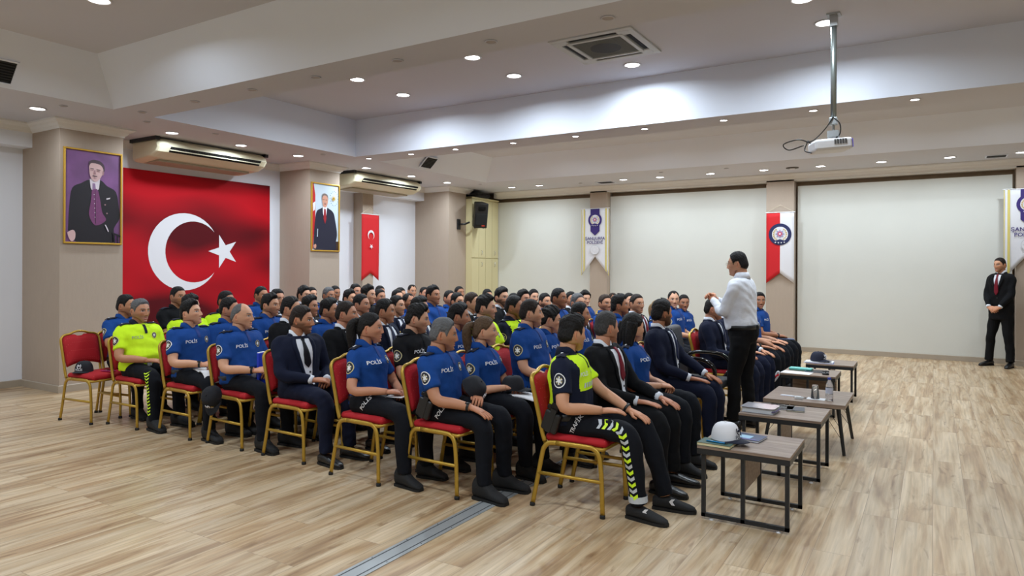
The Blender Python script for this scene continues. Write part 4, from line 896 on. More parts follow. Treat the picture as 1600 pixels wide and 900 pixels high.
def hair_mesh(style, seed, g, hi):
    key = (style, seed % 5, hi, round(g['w'], 2), g['hair'])
    if key in _HAIR: return _HAIR[key]
    rs = np.random.RandomState(seed % 5 + 3); nl, nt = (110, 80) if hi else (60, 44)
    t = np.linspace(-math.pi, math.pi, nl, endpoint=False); th = np.linspace(-math.pi / 2 + .35, math.pi / 2 - .001, nt); T, PH = np.meshgrid(th, t, indexing='ij'); x, y, z = head_base(PH, T, g)
    hl = hairline(PH, style) + (.0035 if style not in ('pony', 'bun', 'bald') else .001) * (np.sin(PH * 31 + seed) + .7 * np.sin(PH * 57 + 2 * seed)); ramp = sm(z - hl, -.002, .020); top = sm(z, .035, .095); side = 1 - top
    tk = {'short': (.013, .0045), 'quiff': (.020, .0055), 'crop': (.008, .003), 'receding': (.010, .004), 'bald': (.0015, .004), 'side': (.018, .008), 'bun': (.010, .008), 'pony': (.010, .008), 'long': (.017, .015), 'curly': (.025, .016)}[style]
    thk = tk[0] * top + tk[1] * side; ph = rs.rand(12) * 6.3
    nz = np.zeros_like(x)
    for k in range(6): fa, fb = 60 + 55 * k, 25 + 30 * k; nz += (np.sin(x * fa * .6 + y * fa + ph[k]) * np.sin(z * fb + x * fb * .7 + ph[k + 6])) / (1 + .7 * k)
    rough = {'curly': .55, 'quiff': .4, 'side': .35, 'short': .3}.get(style, .12); thk = thk * (1 + rough * .5 * nz)
    if style in ('quiff', 'side'): thk = thk + .012 * np.exp(-((PH - (.35 if seed % 2 else -.3)) / .75) ** 2) * sm(z, .062, .09)
    if style in ('bun', 'pony'): thk = thk * (1 + .1 * np.sin(PH * 30))
    off = -.005 + ramp * (.006 + thk); nx, ny, nzv = x / .097 ** 2, y / .077 ** 2, z / .119 ** 2; L = np.sqrt(nx ** 2 + ny ** 2 + nzv ** 2) + 1e-9
    V = np.stack([x + off * nx / L, y + off * ny / L, z + off * nzv / L], -1).reshape(-1, 3); F = []
    keep = (ramp > -1)
    zl = (z - hl).reshape(-1)
    for j in range(nt - 1):
        for i in range(nl):
            q = (j * nl + i, j * nl + (i + 1) % nl, (j + 1) * nl + (i + 1) % nl, (j + 1) * nl + i)
            if max(zl[k] for k in q) > -.012: F.append(q)
    F.append(tuple((nt - 1) * nl + i for i in range(nl))) if style != 'bald' else None
    mb = MB().add((V, F))
    if style == 'bun': mb.add(ellipsoid((-.125, 0, .0), (.035, .042, .04), 18, 12))
    if style == 'pony':
        mb.add(ellipsoid((-.105, 0, .055), (.028, .03, .03), 14, 10)); pth = catmull([(-.09, 0, .05), (-.125, 0, .045), (-.145, 0, .0), (-.140, .01, -.08), (-.125, .02, -.16), (-.12, .02, -.23)], 5); m = len(pth)
        mb.add(tube(pth, [.022 + .020 * math.sin(math.pi * min(1, k / (m - 1) * 1.02)) for k in range(m)], 14))
    if style == 'long':
        for yy, zz_ in ((-.055, -.19), (-.02, -.235), (.02, -.235), (.055, -.19)):
            pth = catmull([(-.05, yy, .05), (-.075, yy * 1.15, -.02), (-.085, yy * 1.2, -.10), (-.075, yy * 1.1, zz_)], 5); mb.add(tube(pth, np.linspace(.045, .022, len(pth)), 12))
        for sg in (-1, 1): mb.add(tube(catmull([(-.02, sg * .062, .05), (-.035, sg * .074, -.01), (-.05, sg * .070, -.08), (-.06, sg * .06, -.16)], 5), np.linspace(.030, .012, 16), 10))
    me = mb.mesh('hair', [hair_mat(g['hair'])]); _HAIR[key] = me; return me

# ------------------------------------------------------------------ hands
def hand(w, f, up, side, curl=20, spread=1.0, n=8, k=1.0):
    # w wrist, f towards the fingers, up = back of the hand, side = +1 when the thumb lies towards cross(up, f)
    f = nrm(f); up = nrm(np.asarray(up, float) - np.dot(up, f) * f); th = np.cross(up, f) * side; out = []
    w = np.asarray(w, float); P = lambda a, b, c: w + f * a * k + th * b * k + up * c * k
    out.append(tube([P(-.02, 0, 0), P(.01, 0, 0), P(.035, .003, .002), (P(.065, 0, .003)), P(.09, 0, 0), P(.097, 0, -.002)], np.array([.026, .027, .036, .041, .040, .032]) * k, n + 4, up=up, ry=np.array([.020, .018, .016, .014, .012, .008]) * k, power=.8))
    for b, L, sp in ((.031, .070, 7), (.0105, .078, 2), (-.0105, .072, -3), (-.030, .056, -9)):
        a = math.radians(sp * spread); d = f * math.cos(a) + th * math.sin(a); p = P(.086, b, 0); pts = [p, p + d * .006]; c = 0
        for sgi, (fr, cc) in enumerate(((.42, .6), (.32, 1.0), (.26, .8))):
            c += math.radians(curl * cc); dd = d * math.cos(c) - up * math.sin(c); pts.append(pts[-1] + dd * L * fr * k)
        out.append(tube(pts, np.array([.0095, .0095, .0088, .0080, .0062]) * k, n, up=up))
    a = math.radians(42 * (.5 + .5 * spread)); d = f * math.cos(a) + th * math.sin(a); p = P(.018, .022, -.004)
    out.append(tube([p, p + d * .03 * k, p + (d * .052 - up * .006) * k, p + ((d * .6 + f * .5) * .072 - up * .012) * k], np.array([.015, .0125, .0105, .0075]) * k, n, up=up))
    return out
def ik(s, w, l1, l2, pole):
    s, w, pole = map(lambda a: np.asarray(a, float), (s, w, pole)); d = w - s; D = np.linalg.norm(d); 
    if D > (l1 + l2) * .985: w = s + d / D * (l1 + l2) * .985; d = w - s; D = np.linalg.norm(d)
    a = (l1 * l1 - l2 * l2 + D * D) / (2 * D); h = math.sqrt(max(0, l1 * l1 - a * a)); u = d / D; p = pole - np.dot(pole, u) * u; return s + u * a + nrm(p) * h, w

# ------------------------------------------------------------------ bodies and clothes
ARMS = {  # wrist, finger direction, back-of-hand direction, elbow pole, curl   (right side given; y mirrored for the left)
 'thigh': ((.29, -.135, .635), (1, .25, -.12), (0, 0, 1), (-.7, -.45, -.5), 10),
 'knee': ((.36, -.15, .625), (1, .1, -.32), (.3, 0, 1), (-.5, -.45, -.8), 12),
 'across': ((.26, -.10, .66), (.75, .72, -.05), (.1, -.1, 1), (-.5, -.8, -.5), 14),
 'lap': ((.26, -.085, .66), (.62, .85, -.1), (.2, -.25, 1), (-.5, -.75, -.45), 42),
 'lap_under': ((.24, -.09, .635), (.62, .85, 0), (.25, -.2, 1), (-.5, -.75, -.45), 48),
 'fold': ((.17, -.02, .84), (-.1, 1, .05), (.95, 0, .3), (.15, -1, -.6), 25),
 'hold': ((.30, -.10, .68), (.9, .5, .1), (.1, -.6, .9), (-.5, -.7, -.5), 38),
 'front': ((.20, -.085, .99), (.25, .85, -.35), (.9, -.1, .4), (-.5, -.9, -.1), 30),   # standing, hands joined at the belt
 'gesture': ((.30, -.05, 1.27), (.55, .65, .45), (.0, -.8, .35), (.1, -.3, -1), 55),
}
_C = {}
def bake(mb, name, vox=.013, smooth=5, amp=.0, seed=0):
    me = mb.mesh('tmp', [BLACK]); o = bpy.data.objects.new('tmp', me); COL.objects.link(o)
    r = o.modifiers.new('r', 'REMESH'); r.mode = 'VOXEL'; r.voxel_size = vox; r.use_smooth_shade = True
    s = o.modifiers.new('s', 'SMOOTH'); s.factor = .6; s.iterations = smooth
    bpy.context.view_layer.update(); out = bpy.data.meshes.new_from_object(o.evaluated_get(bpy.context.evaluated_depsgraph_get())); out.name = name; out.materials.clear()
    bpy.data.objects.remove(o); bpy.data.meshes.remove(me); out.polygons.foreach_set('use_smooth', [True] * len(out.polygons))
    if amp:
        n = len(out.vertices); co = np.empty(n * 3); out.vertices.foreach_get('co', co); co = co.reshape(-1, 3); no = np.empty(n * 3); out.vertices.foreach_get('normal', no); no = no.reshape(-1, 3); rs = np.random.RandomState(seed + 1); d = np.zeros(n)
        for k in range(7):
            v = rs.randn(3); v = v / np.linalg.norm(v) * (22 + 14 * k); w_ = rs.randn(3) * 9; d += np.sin(co @ v + 2.2 * np.sin(co @ w_ + rs.rand() * 6) + rs.rand() * 6) / (1 + .35 * k)
        co += no * (np.clip(d, -1.2, 2.4) * amp)[:, None]; out.vertices.foreach_set('co', co.ravel())
    out.update(); return out
def verts_of(me):
    n = len(me.vertices); co = np.empty(n * 3); me.vertices.foreach_get('co', co); return co.reshape(-1, 3)
class Pose:
    def __init__(s, d):
        s.d = d; s.pz = d['pz']; s.lean = math.radians(d['lean']); s.tw = math.radians(d['twist']); s.H = d['H']
    def T(s, p):
        p = P3(p); z = p[:, 2]; a = s.tw * np.clip(z / s.H, 0, 1); x = p[:, 0] * np.cos(a) - p[:, 1] * np.sin(a); y = p[:, 0] * np.sin(a) + p[:, 1] * np.cos(a)
        return np.stack([x * math.cos(s.lean) + z * math.sin(s.lean), y, s.pz + z * math.cos(s.lean) - x * math.sin(s.lean)], -1)
    def arm(s, side, kind):
        a = ARMS[kind]; m = np.array([1, -side, 1]); w = np.array(a[0]) * m; up = s.H / .47; k = s.d.get('size', 1)
        if s.d['sit']: 
            if kind in ('fold',): w = s.T([(w[0], w[1], (w[2] - .56))])[0]
        sh = s.T([(0, side * s.d['sw'], s.H - (.060 if s.d['sit'] else .088))])[0]; el, w = ik(sh, w, .275 * k, .25 * k, np.array(a[3]) * m)
        return sh, el, w, np.array(a[1]) * m, np.array(a[2]) * m, a[4]
TORSO = [(-.16, .115, .160), (-.04, .132, .176), (.10, .128, .170), (.28, .125, .158), (.50, .124, .166), (.68, .126, .182), (.80, .118, .192), (.88, .106, .186), (.935, .092, .166), (.975, .076, .122), (1.0, .063, .080)]
def torso_tube(ps, grow=0, lo=-.16, hi=1.0, belly=0, fem=False, n=28):
    V = []; qs = [q for q in TORSO if lo <= q[0] <= hi]
    for q, rx, ry in qs:
        k = ps.d['bw']; rx = rx * (.5 + .5 * k) + grow; ry = ry * k + grow; cx = .008 * math.sin(max(0, q) * 3.1)
        if belly: g = belly * math.exp(-((q - .28) / .22) ** 2); rx += g * .5; cx += g * .5; ry += g * .3
        if fem: ry -= .012 * math.exp(-((q - .35) / .25) ** 2) + .012 * (q > .6)
        an = np.arange(n) * 2 * math.pi / n; x = np.sign(np.cos(an)) * np.abs(np.cos(an)) ** .85 * rx + cx; y = np.sign(np.sin(an)) * np.abs(np.sin(an)) ** .85 * ry
        if fem: x = x + .030 * math.exp(-((q - .64) / .11) ** 2) * np.clip(np.cos(an), 0, 1) * (.6 + .4 * np.cos(an * 0))
        V += list(ps.T(np.stack([x, y, np.full(n, q * ps.H)], -1)))
    m = len(qs); F = [(j * n + i, j * n + (i + 1) % n, (j + 1) * n + (i + 1) % n, (j + 1) * n + i) for j in range(m - 1) for i in range(n)]
    F.append(tuple(range(n - 1, -1, -1))); F.append(tuple((m - 1) * n + i for i in range(n))); return np.array(V), F
def legs_paths(d):
    out = []
    for s in (-1, 1):
        if d['sit']:
            kx, ky, kz = d['knee'] if s < 0 else d.get('knee2', d['knee']); ax = (d['ankle'] if s < 0 else d.get('ankle2', d['ankle'])); pz = d['pz']
            P = [(-.03, s * .085, pz - .01), (.10, s * (.09 + .2 * (ky - .09)), pz - .005), (kx - .12, s * (ky - .01), kz + .012), (kx - .015, s * ky, kz), (kx + .028, s * ky, kz - .06), ((kx * .6 + ax[0] * .4) + .012, s * (ky * .6 + ax[1] * .4), kz - .17), ((kx * .25 + ax[0] * .75), s * (ky * .25 + ax[1] * .75), .22), (ax[0], s * ax[1], .095)]
            R = [.098, .092, .074, .070, .067, .064, .056, .055]
        else:
            fx, fy = d['feet'][0 if s < 0 else 1]; P = [(0, s * .08, d['pz'] - .02), (.0, s * .09, d['pz'] - .12), (.015 + fx * .4, s * (.085 + (fy - .085) * .4), .62), (.02 + fx * .6, s * (.085 + (fy - .085) * .6), .49), (fx * .75, s * (.085 + (fy - .085) * .8), .35), (fx, s * fy, .09)]
            R = [.10, .096, .078, .068, .066, .062]
        out.append((s, P, R))
    return out
def trousers_mesh(d, seed):
    key = ('tr', d['belly'], d['sit'], round(d['pz'], 2), d.get('knee'), d.get('knee2'), d.get('ankle'), d.get('ankle2'), d.get('feet'), round(d['bw'], 2), seed % 3)
    if key not in _C:
        mb = MB(); mb.add(ellipsoid((0, 0, d['pz'] - .0), (.135 * d['bw'], .172 * d['bw'], .105), 20, 12)); kx_ = d['pz'] + (.055 if d['sit'] else .105); mb.add(tube([(0, 0, d['pz'] - .06), (0, 0, d['pz'] + .01), (0, 0, kx_)], [.150 * d['bw'], .178 * d['bw'], .172 * d['bw']], 22, up=(1, 0, 0), ry=[.12, .136 + .3 * d['belly'], .132 + .4 * d['belly']]))
        for s, P, R in legs_paths(d):
            p = catmull(P, 4); r = catmull([(a, 0, 0) for a in R], 4)[:, 0]; mb.add(tube(p, r, 14, up=(0, 1, 0)))
        _C[key] = bake(mb, 'trousers', .015 if not d['near'] else .011, 3 if d['sit'] else 4, .0022, seed)
    return _C[key]
def shoe(mb_up, mb_sole, x, y, yaw, kind, k=1):
    prof = {'boot': [(-.085, .13, .036), (-.07, .15, .044), (-.03, .155, .047), (.01, .15, .046), (.045, .115, .044), (.09, .082, .045), (.14, .062, .046), (.175, .05, .040), (.192, .03, .025)],
            'shoe': [(-.080, .08, .030), (-.06, .092, .036), (-.02, .094, .038), (.02, .09, .040), (.06, .078, .041), (.11, .062, .043), (.155, .050, .040), (.185, .040, .028), (.197, .026, .014)]}[kind]
    V = []; n = 14
    for px, h, w_ in prof:
        for i in range(n):
            a = 2 * math.pi * i / n; V.append((px, w_ * np.sign(math.cos(a)) * abs(math.cos(a)) ** .8, .010 + (h - .010) * (.5 + .5 * math.sin(a)) ** (.8 if math.sin(a) > 0 else 1)))
    F = [(j * n + i, (j + 1) * n + i, (j + 1) * n + (i + 1) % n, j * n + (i + 1) % n) for j in range(len(prof) - 1) for i in range(n)]; F += [tuple(range(n)), tuple((len(prof) - 1) * n + i for i in range(n - 1, -1, -1))]
    c, s = math.cos(yaw), math.sin(yaw); R = np.array([[c, -s, 0], [s, c, 0], [0, 0, 1]]); mb_up.add((P3(V) * k @ R.T + np.array([x, y, 0]), F))
    sp = [(px + (.003 if px > 0 else -.003), w_ * .95 + .001) for px, h, w_ in prof]; poly = [(a, -b) for a, b in sp] + [(a, b) for a, b in sp[::-1]]; v, f = prism(poly, 0, .019); mb_sole.add((P3(v) * k @ R.T + np.array([x, y, 0]), f))

def bvh_of(me): return BVHTree.FromPolygons([tuple(v.co) for v in me.vertices], [tuple(p.vertices) for p in me.polygons])
def projector_fn(ps, bvh, side='front', off=.003):
    def fn(u, v, o=0):
        if side == 'front': a, b = (.6, u, v), (0, u, v)
        elif side == 'right': a, b = (u, -.6, v), (u, 0, v)
        elif side == 'left': a, b = (-u, .6, v), (-u, 0, v)
        elif side == 'back': a, b = (-.6, -u, v), (0, -u, v)
        A, B = ps.T([a, b]); d = nrm(B - A); h = bvh.ray_cast(Vector(A), Vector(d))
        if h[0] is None: return None
        return np.array(h[0]) - d * (off + o)
    return fn
def world_proj(bvh, A, D, off):
    h = bvh.ray_cast(Vector(A), Vector(D)); return None if h[0] is None else np.array(h[0]) - np.asarray(D) * off
def decal(fn, pts, faces, o=0, mb=None, mi=0, origin=(0, 0)):
    out = []
    for u, v in pts:
        q = fn(u + origin[0], v + origin[1], o)
        if q is None: return False
        out.append(q)
    mb.add((out, faces), mi); return True
def grid_poly(L, Rr, n=5):   # strip between two 2-D polylines
    L, Rr = np.asarray(L, float), np.asarray(Rr, float); pts = []; F = []
    for i in range(len(L)):
        for k in range(n + 1): pts.append(tuple(L[i] + (Rr[i] - L[i]) * k / n))
    for i in range(len(L) - 1):
        for k in range(n): a = i * (n + 1) + k; F.append((a, a + 1, a + n + 2, a + n + 1))
    return pts, F
def resample(pl, m):
    pl = np.asarray(pl, float); s = np.r_[0, np.cumsum(np.linalg.norm(np.diff(pl, axis=0), axis=1))]; t = np.linspace(0, s[-1], m); return np.stack([np.interp(t, s, pl[:, k]) for k in range(2)], -1)
def patch_disc(fn, mb, r, org, shield=False, gold=1):
    n = 18; pts = [(0, 0)]; fr = (.30, .56, .86, 1.0); F = []; M = []
    for k, f in enumerate(fr):
        for i in range(n):
            a = 2 * math.pi * i / n; q = 1 + (.22 * max(0, -math.sin(a)) if shield else .1 * abs(math.sin(a))); pts.append((r * f * math.cos(a), r * f * math.sin(a) * q * 1.08))
    for i in range(n): F.append((0, 1 + i, 1 + (i + 1) % n)); M.append(2)
    for k in range(3):
        for i in range(n): a = 1 + k * n + i; b = 1 + k * n + (i + 1) % n; F.append((a, a + n, b + n, b)); M.append((2 if (i % 3) == 0 else (1 if i % 3 == 1 else 0), 0, gold)[k])
    decal(fn, pts, F, 0, mb, M, org)

def collar_mesh(ps, col_h=.062, flare=.024, r0=(.064, .066), open_=20, point=.03, q=.985):
    n = 22; V = []; F = []
    for i in range(n + 1):
        a = math.radians(open_ + (360 - 2 * open_) * i / n); fr = max(0, math.cos(a)) ** 3; c, s = math.cos(a), math.sin(a); z0 = q * ps.H - .006 * fr * 3
        V += [(c * r0[0], s * r0[1], z0 - .01), (c * (r0[0] - .004), s * (r0[1] - .004), z0 + col_h - .042 * fr), (c * (r0[0] + .006), s * (r0[1] + .006), z0 + col_h - .002 - .042 * fr), (c * (r0[0] + flare + .012 * fr), s * (r0[1] + flare), z0 + .0 - point * fr)]
    for i in range(n):
        for j in range(3): a = i * 4 + j; F.append((a, a + 1, a + 5, a + 4))
    return ps.T(V), F

def build_person(name_label, loc, rz, P_, seed=0):
    """P_ : outfit, sit, zt, lean, twist, head (yaw, pitch), arms, hair, style, skin, beard, near, size ..."""
    d = dict(sit=True, lean=-5, twist=0, head=(0, 0), arms=('thigh', 'thigh'), hair='black', style='short', skin=0, beard=.15, near=False, bw=1.0, sw=.176, belly=0, fem=False, outfit='polo_blue', tie=None, size=1.0, knee=(.43, .125, .525), ankle=(.47, .13), feet=((0, .11), (0, .11)), shoes='boot', vis='full', zt=1.29)
    d.update(P_); near = d['near']; fem = d['fem']; rs = random.Random(seed)
    if fem: d['bw'] = min(d['bw'], .90); d['sw'] = .145; d['beard'] = 0
    if d['outfit'].startswith('suit'): d['sw'] -= .010
    if d['sit']: d['pz'] = .56; d['H'] = round((d['zt'] - .56 - .274) / math.cos(math.radians(d['lean'])) / .02) * .02
    else: d['pz'] = d.get('pelvis', .93) ; d['H'] = d['zt'] - d['pz'] - .274
    d['twist'] = round(d['twist'] / 5) * 5; ps = Pose(d); out = d['outfit']; H = ps.H
    g = dict(w=1 + .05 * (rs.random() - .5) * 2 - (.05 if fem else 0), jaw=(.06 if not fem else -.02) + .05 * rs.random() - .02, nose=.95 + .25 * rs.random() - (.25 if fem else 0), brow=.005 if not fem else .001, skin=SKINS[d['skin'] % len(SKINS)], beard=d['beard'], hair=d['hair'], fem=fem, style=d['style'])
    if fem: g['skin'] = SKINS[2] if d['skin'] == 0 else g['skin']
    # ---- body: head, neck, torso core, arms and hands in one mesh
    body = MB(); sk = np.array(g['skin']); hv, hf, hcN = make_head(g, near); hs = .97 if fem else 1.0
    yaw, pit = math.radians(d['head'][0]), math.radians(d['head'][1]); Rz = np.array([[math.cos(yaw), -math.sin(yaw), 0], [math.sin(yaw), math.cos(yaw), 0], [0, 0, 1]]); Ry = np.array([[math.cos(pit), 0, math.sin(pit)], [0, 1, 0], [-math.sin(pit), 0, math.cos(pit)]]); RH = Rz @ Ry
    nb = ps.T([(0, 0, H)])[0]; piv = nb + np.array([.012, 0, .057]); hc_ = piv + RH @ np.array([.018, 0, .078])
    body.add(((hv * hs) @ RH.T + hc_, hf), 0, hcN)
    nr = .056 if not fem else .046; nk = tube([nb + np.array([-.006, 0, -.07]), nb + np.array([-.004, 0, 0]), piv + np.array([-.012, 0, -.01]), hc_ + RH @ np.array([-.022, 0, -.03])], [nr * 1.25, nr * 1.04, nr * .98, nr * .98], 20, up=(1, 0, 0)); body.add(nk, 0, sk * .97)
    body.add(torso_tube(ps, -.03, -.04 if d['sit'] else .10, .98, n=16), 0, sk)
    arms = {}
    for s, kd in ((-1, d['arms'][0]), (1, d['arms'][1])):
        sh, el, w, fdir, upv, curl = ps.arm(s, kd); arms[s] = (sh, el, w); k = .88 if fem else 1
        pth = catmull([sh, (sh + el) / 2, el, (el * .45 + w * .55), w + nrm(fdir) * .0], 4); rr = catmull([(a * k, 0, 0) for a in (.050, .047, .041, .036, .027)], 4)[:, 0]; body.add(tube(pth, rr, 12), 0, sk)
        for hm in hand(w + nrm(w - el) * .012, fdir, upv, s * -1 * -1 if False else (-s), curl, 1.0 if kd in ('thigh', 'knee', 'across') else .3, 8 if near else 6, k * .98): body.add(hm, 0, sk * np.array([1.02, .94, .92]))
    for s, P, R in legs_paths(d): body.add(tube(catmull(P, 2), .04, 8, up=(0, 1, 0)), 0, sk)
    root = body.build('person', SKINM, None, True, loc, (0, 0, rz), color=True); tag(root, name_label, 'person', d.get('group'))
    # ---- hair
    ho = link('hair', hair_mesh(d['style'], seed, g, near), root); ho.location = hc_; ho.rotation_euler = Matrix(RH).to_euler(); ho.scale = (hs,) * 3
    # ---- trousers, shoes, belt
    trm = {'polo_blue': TROU, 'polo_black': TROU, 'fluo': TROU, 'traffic': TROU, 'suit_navy': SUITN, 'suit_black': SUITK, 'white_shirt': SUITK}[out]; tme = trousers_mesh(d, seed)
    tro = link('trousers', tme if len(tme.materials) and tme.materials[0] == trm else (tme.copy() if len(tme.materials) else tme), root)
    if not len(tro.data.materials): tro.data.materials.append(trm)
    else: tro.data.materials[0] = trm
    for s, P, R in legs_paths(d):
        u_, so = MB(), MB(); kx = P[-1]; shoe(u_, so, kx[0] + .0, kx[1], (s * .12 if d['sit'] else s * .2) + d.get('toe', 0), d['shoes'] if d['shoes'] != 'sneaker' else 'shoe', 1.0 if not fem else .9)
        sh_o = u_.build('shoe', SHOEK if d['shoes'] == 'shoe' else BOOTK, root, True); so.build('sole', SOLE, sh_o)
        if d['shoes'] == 'sneaker':
            cv = MB(); yy = kx[1] - .0395; 
            cv.add(([(kx[0] + a, yy - .003 + .0 * a, b) for a, b in ((.055, .05), (.078, .05), (.062, .072), (.078, .092), (.055, .088), (.038, .07))], [(0, 1, 2, 5), (5, 2, 3, 4)])); cv.build('white_chevron', WHITEC, sh_o)
    # ---- upper garment
    jacket = out.startswith('suit'); longs = jacket or out == 'white_shirt'; akey = tuple(d['arms'])
    key = ('top', jacket, longs, akey, d['lean'], d['twist'], round(H, 2), round(d['bw'], 2), d['sit'], round(ps.pz, 2), d['belly'], fem, near, seed % 3)
    if key not in _C:
        mb = MB(); gr = .011 if jacket else .008; lo = -.16 if jacket else (-.04 if d['sit'] else .10)
        mb.add(torso_tube(ps, gr, lo, 1.0, d['belly'], fem))
        if jacket and d['sit']: mb.add(ellipsoid((.02, 0, ps.pz + .02), (.175, .195, .10), 20, 12))
        if jacket and not d['sit']: mb.add(tube([ps.T([(0, 0, .1)])[0], (0, 0, ps.pz - .02), (0, 0, ps.pz - .16)], [.172, .180, .186], 24, up=(1, 0, 0), ry=[.138, .142, .142]))
        for s in (-1, 1):
            sh, el, w = arms[s]; inn = ps.T([(0, s * .085, H - (.048 if d['sit'] else .056))])[0]; kf = .88 if fem else 1
            if longs: pth = catmull([inn, sh, (sh + el) / 2, el, (el + w) / 2, w - nrm(w - el) * (.015 if jacket else .0)], 4); rr = catmull([(a * kf, 0, 0) for a in ((.058, .064, .060, .054, .047, .041) if jacket else (.055, .060, .057, .052, .045, .036))], 4)[:, 0]
            else: e2 = sh + (el - sh) * .72; pth = catmull([inn, sh, (sh + e2) / 2, e2], 4); rr = catmull([(a * kf, 0, 0) for a in (.055, .061, .061, .062)], 4)[:, 0]
            mb.add(tube(pth, rr, 16))
        _C[key] = bake(mb, 'shirt', (.008 if out == 'traffic' else .012) if near else .015, 5, .0022 if jacket else .0026, seed)
    base = _C[key]; me = base.copy(); top = link({'polo_blue': 'polo_shirt', 'polo_black': 'polo_shirt', 'fluo': 'polo_shirt', 'traffic': 'polo_shirt', 'suit_navy': 'jacket', 'suit_black': 'jacket', 'white_shirt': 'shirt'}[out], me, root)
    tm = {'polo_blue': POLO_B, 'polo_black': POLO_K, 'fluo': FLUO, 'traffic': NAVYC, 'suit_navy': SUITN, 'suit_black': SUITK, 'white_shirt': SHIRTW}[out]; me.materials.append(tm)
    if ('bvh',) + key not in _C: _C[('bvh',) + key] = bvh_of(base)
    bvh = _C[('bvh',) + key]; fr = projector_fn(ps, bvh)
    if out == 'traffic':
        me.materials.append(FLUO); me.materials.append(REFL); co = verts_of(me); nf = len(me.polygons); c = np.array([tuple(p.center) for p in me.polygons]); a = ps.tw; x, y, z = c[:, 0], c[:, 1], (c[:, 2] - ps.pz) / math.cos(ps.lean)
        x = x - z * math.sin(ps.lean); yl = -np.sin(a) * x + np.cos(a) * y; xl = np.cos(a) * x + np.sin(a) * y; q = z / H; mi = ((q > .48 - .10 * (xl < 0)) & (np.abs(yl) < .135 + .02 * q) | ((xl < -.09) & (q > .0))).astype(int); 
        me.polygons.foreach_set('material_index', mi)
    full = d['vis'] == 'full'
    # ---- collar and front
    if not jacket:
        cm = {'polo_blue': POLO_B, 'polo_black': POLO_K, 'fluo': NAVYC, 'traffic': NAVYC, 'white_shirt': SHIRTW}[out]
        MB().add(collar_mesh(ps)).build('collar', cm, root, True).modifiers.new('thickness', 'SOLIDIFY').thickness = .003
        pm_ = MB(); L = [(-.012, H * (.99 - .03 * k)) for k in range(8)]; R = [(.016, H * (.99 - .03 * k)) for k in range(8)]; pts, F = grid_poly(L, R, 2)
        if decal(fr, pts, F, .001, pm_): pm_.build('button_placket', cm if out != 'polo_blue' else mat('royal_blue_shade_seam', srgb(18, 48, 118), .8), root)
        if full and out in ('polo_blue', 'fluo', 'polo_black', 'traffic'):
            tx = MB(); tv, tf = text_vf('POLİS', .040); ok = decal(fr, [(a, b) for a, b, _ in tv], tf, .002, tx, 0, (-.082 * d['bw'], H * .70))
            if ok: tx.build('chest_lettering', LETTER if out != 'fluo' else LETTERG, root)
            bd = MB(); patch_disc(fr, bd, .026, (.085, H * .73), True, 1); 
            if bd.v: bd.build('chest_badge', [PATCHK, PATCHG, LETTER], root)
        if out == 'traffic':
            for v0 in (.50, .54):
                rb = MB()
                for k in range(7):
                    u0 = -.10 + k * .03; q = [(u0, H * v0), (u0 + .016, H * v0), (u0 + .026, H * (v0 + .07)), (u0 + .01, H * (v0 + .07))]
                    if v0 < .52: decal(fr, q, [(0, 1, 2, 3)], .002, rb)
                if rb.v: rb.build('reflective_bars', REFL, root)
        if out in ('polo_blue', 'fluo', 'polo_black', 'traffic'):
            for s in (-1, 1):
                # epaulette over the shoulder
                ep = MB(); st = MB(); pts = []; nn = 7
                for k in range(nn + 1):
                    t_ = k / nn
                    for j in (-1, 0, 1):
                        yy = s * (.092 + .100 * t_) * (.88 if fem else 1); A = ps.T([(.031 * j + .0, yy, H * 1.4)])[0]; B = ps.T([(.031 * j, yy, H * .8)])[0]; h = world_proj(bvh, A, nrm(B - A), .007); pts.append(h)
                if all(p is not None for p in pts):
                    F = [(k * 3 + j, k * 3 + j + 1, (k + 1) * 3 + j + 1, (k + 1) * 3 + j) for k in range(nn) for j in range(2)]
                    if s > 0: F = [f[::-1] for f in F]
                    e_o = ep.add((pts, F)).build('epaulette', EPAU, root, True); e_o.modifiers.new('thickness', 'SOLIDIFY').thickness = .006
                    for k in range(d.get('stars', 1)):
                        c_ = np.array(pts[3 * (nn - 1 - k * 1) - 2 + 0]); st.add(ellipsoid(c_ + np.array([0, 0, .006]), (.007, .007, .004), 8, 4))
                    if full: st.build('rank_star', LETTER, e_o)
                # sleeve patch
                sh, el, w = arms[s]; c = sh + (el - sh) * .42; ax = nrm(el - sh); dirn = nrm(np.array([0.12 if True else 0, s, 0]) - ax * np.dot([.12, s, 0], ax)); sd = np.cross(ax, dirn) * s; pa = MB()
                def fn(u, v, o=0, c=c, ax=ax, dirn=dirn, sd=sd): return world_proj(bvh, c + dirn * .3 + sd * u - ax * v, -dirn, .0025 + o)
                if (full or near) and (s < 0 or near):
                    n_ = MB(); patch_disc(fn, n_, .041, (0, 0), False, 1 if seed % 3 else 2)
                    if n_.v: n_.build('sleeve_patch', [PATCHK, PATCHG, PATCHW], root)
    else:
        # shirt front, lapels, collar, tie
        VH = .46 if d['sit'] else .52; bt = H * (1 - VH); tpz = H * .995; sf = MB(); 
        VP = [(-.054, tpz - .02), (-.066, H * .80), (-.050, H * .52), (-.028, H * .22), (-.012, H * .08)] if d['sit'] else [(-.052, tpz - .02), (-.052, H * .84), (-.002, bt)]
        L = resample(VP, 11); R = L * np.array([-1, 1]); pts, F = grid_poly(L, R, 6)
        if decal(fr, pts, F, .002, sf): sf.build('shirt_front', SHIRTW, root, True)
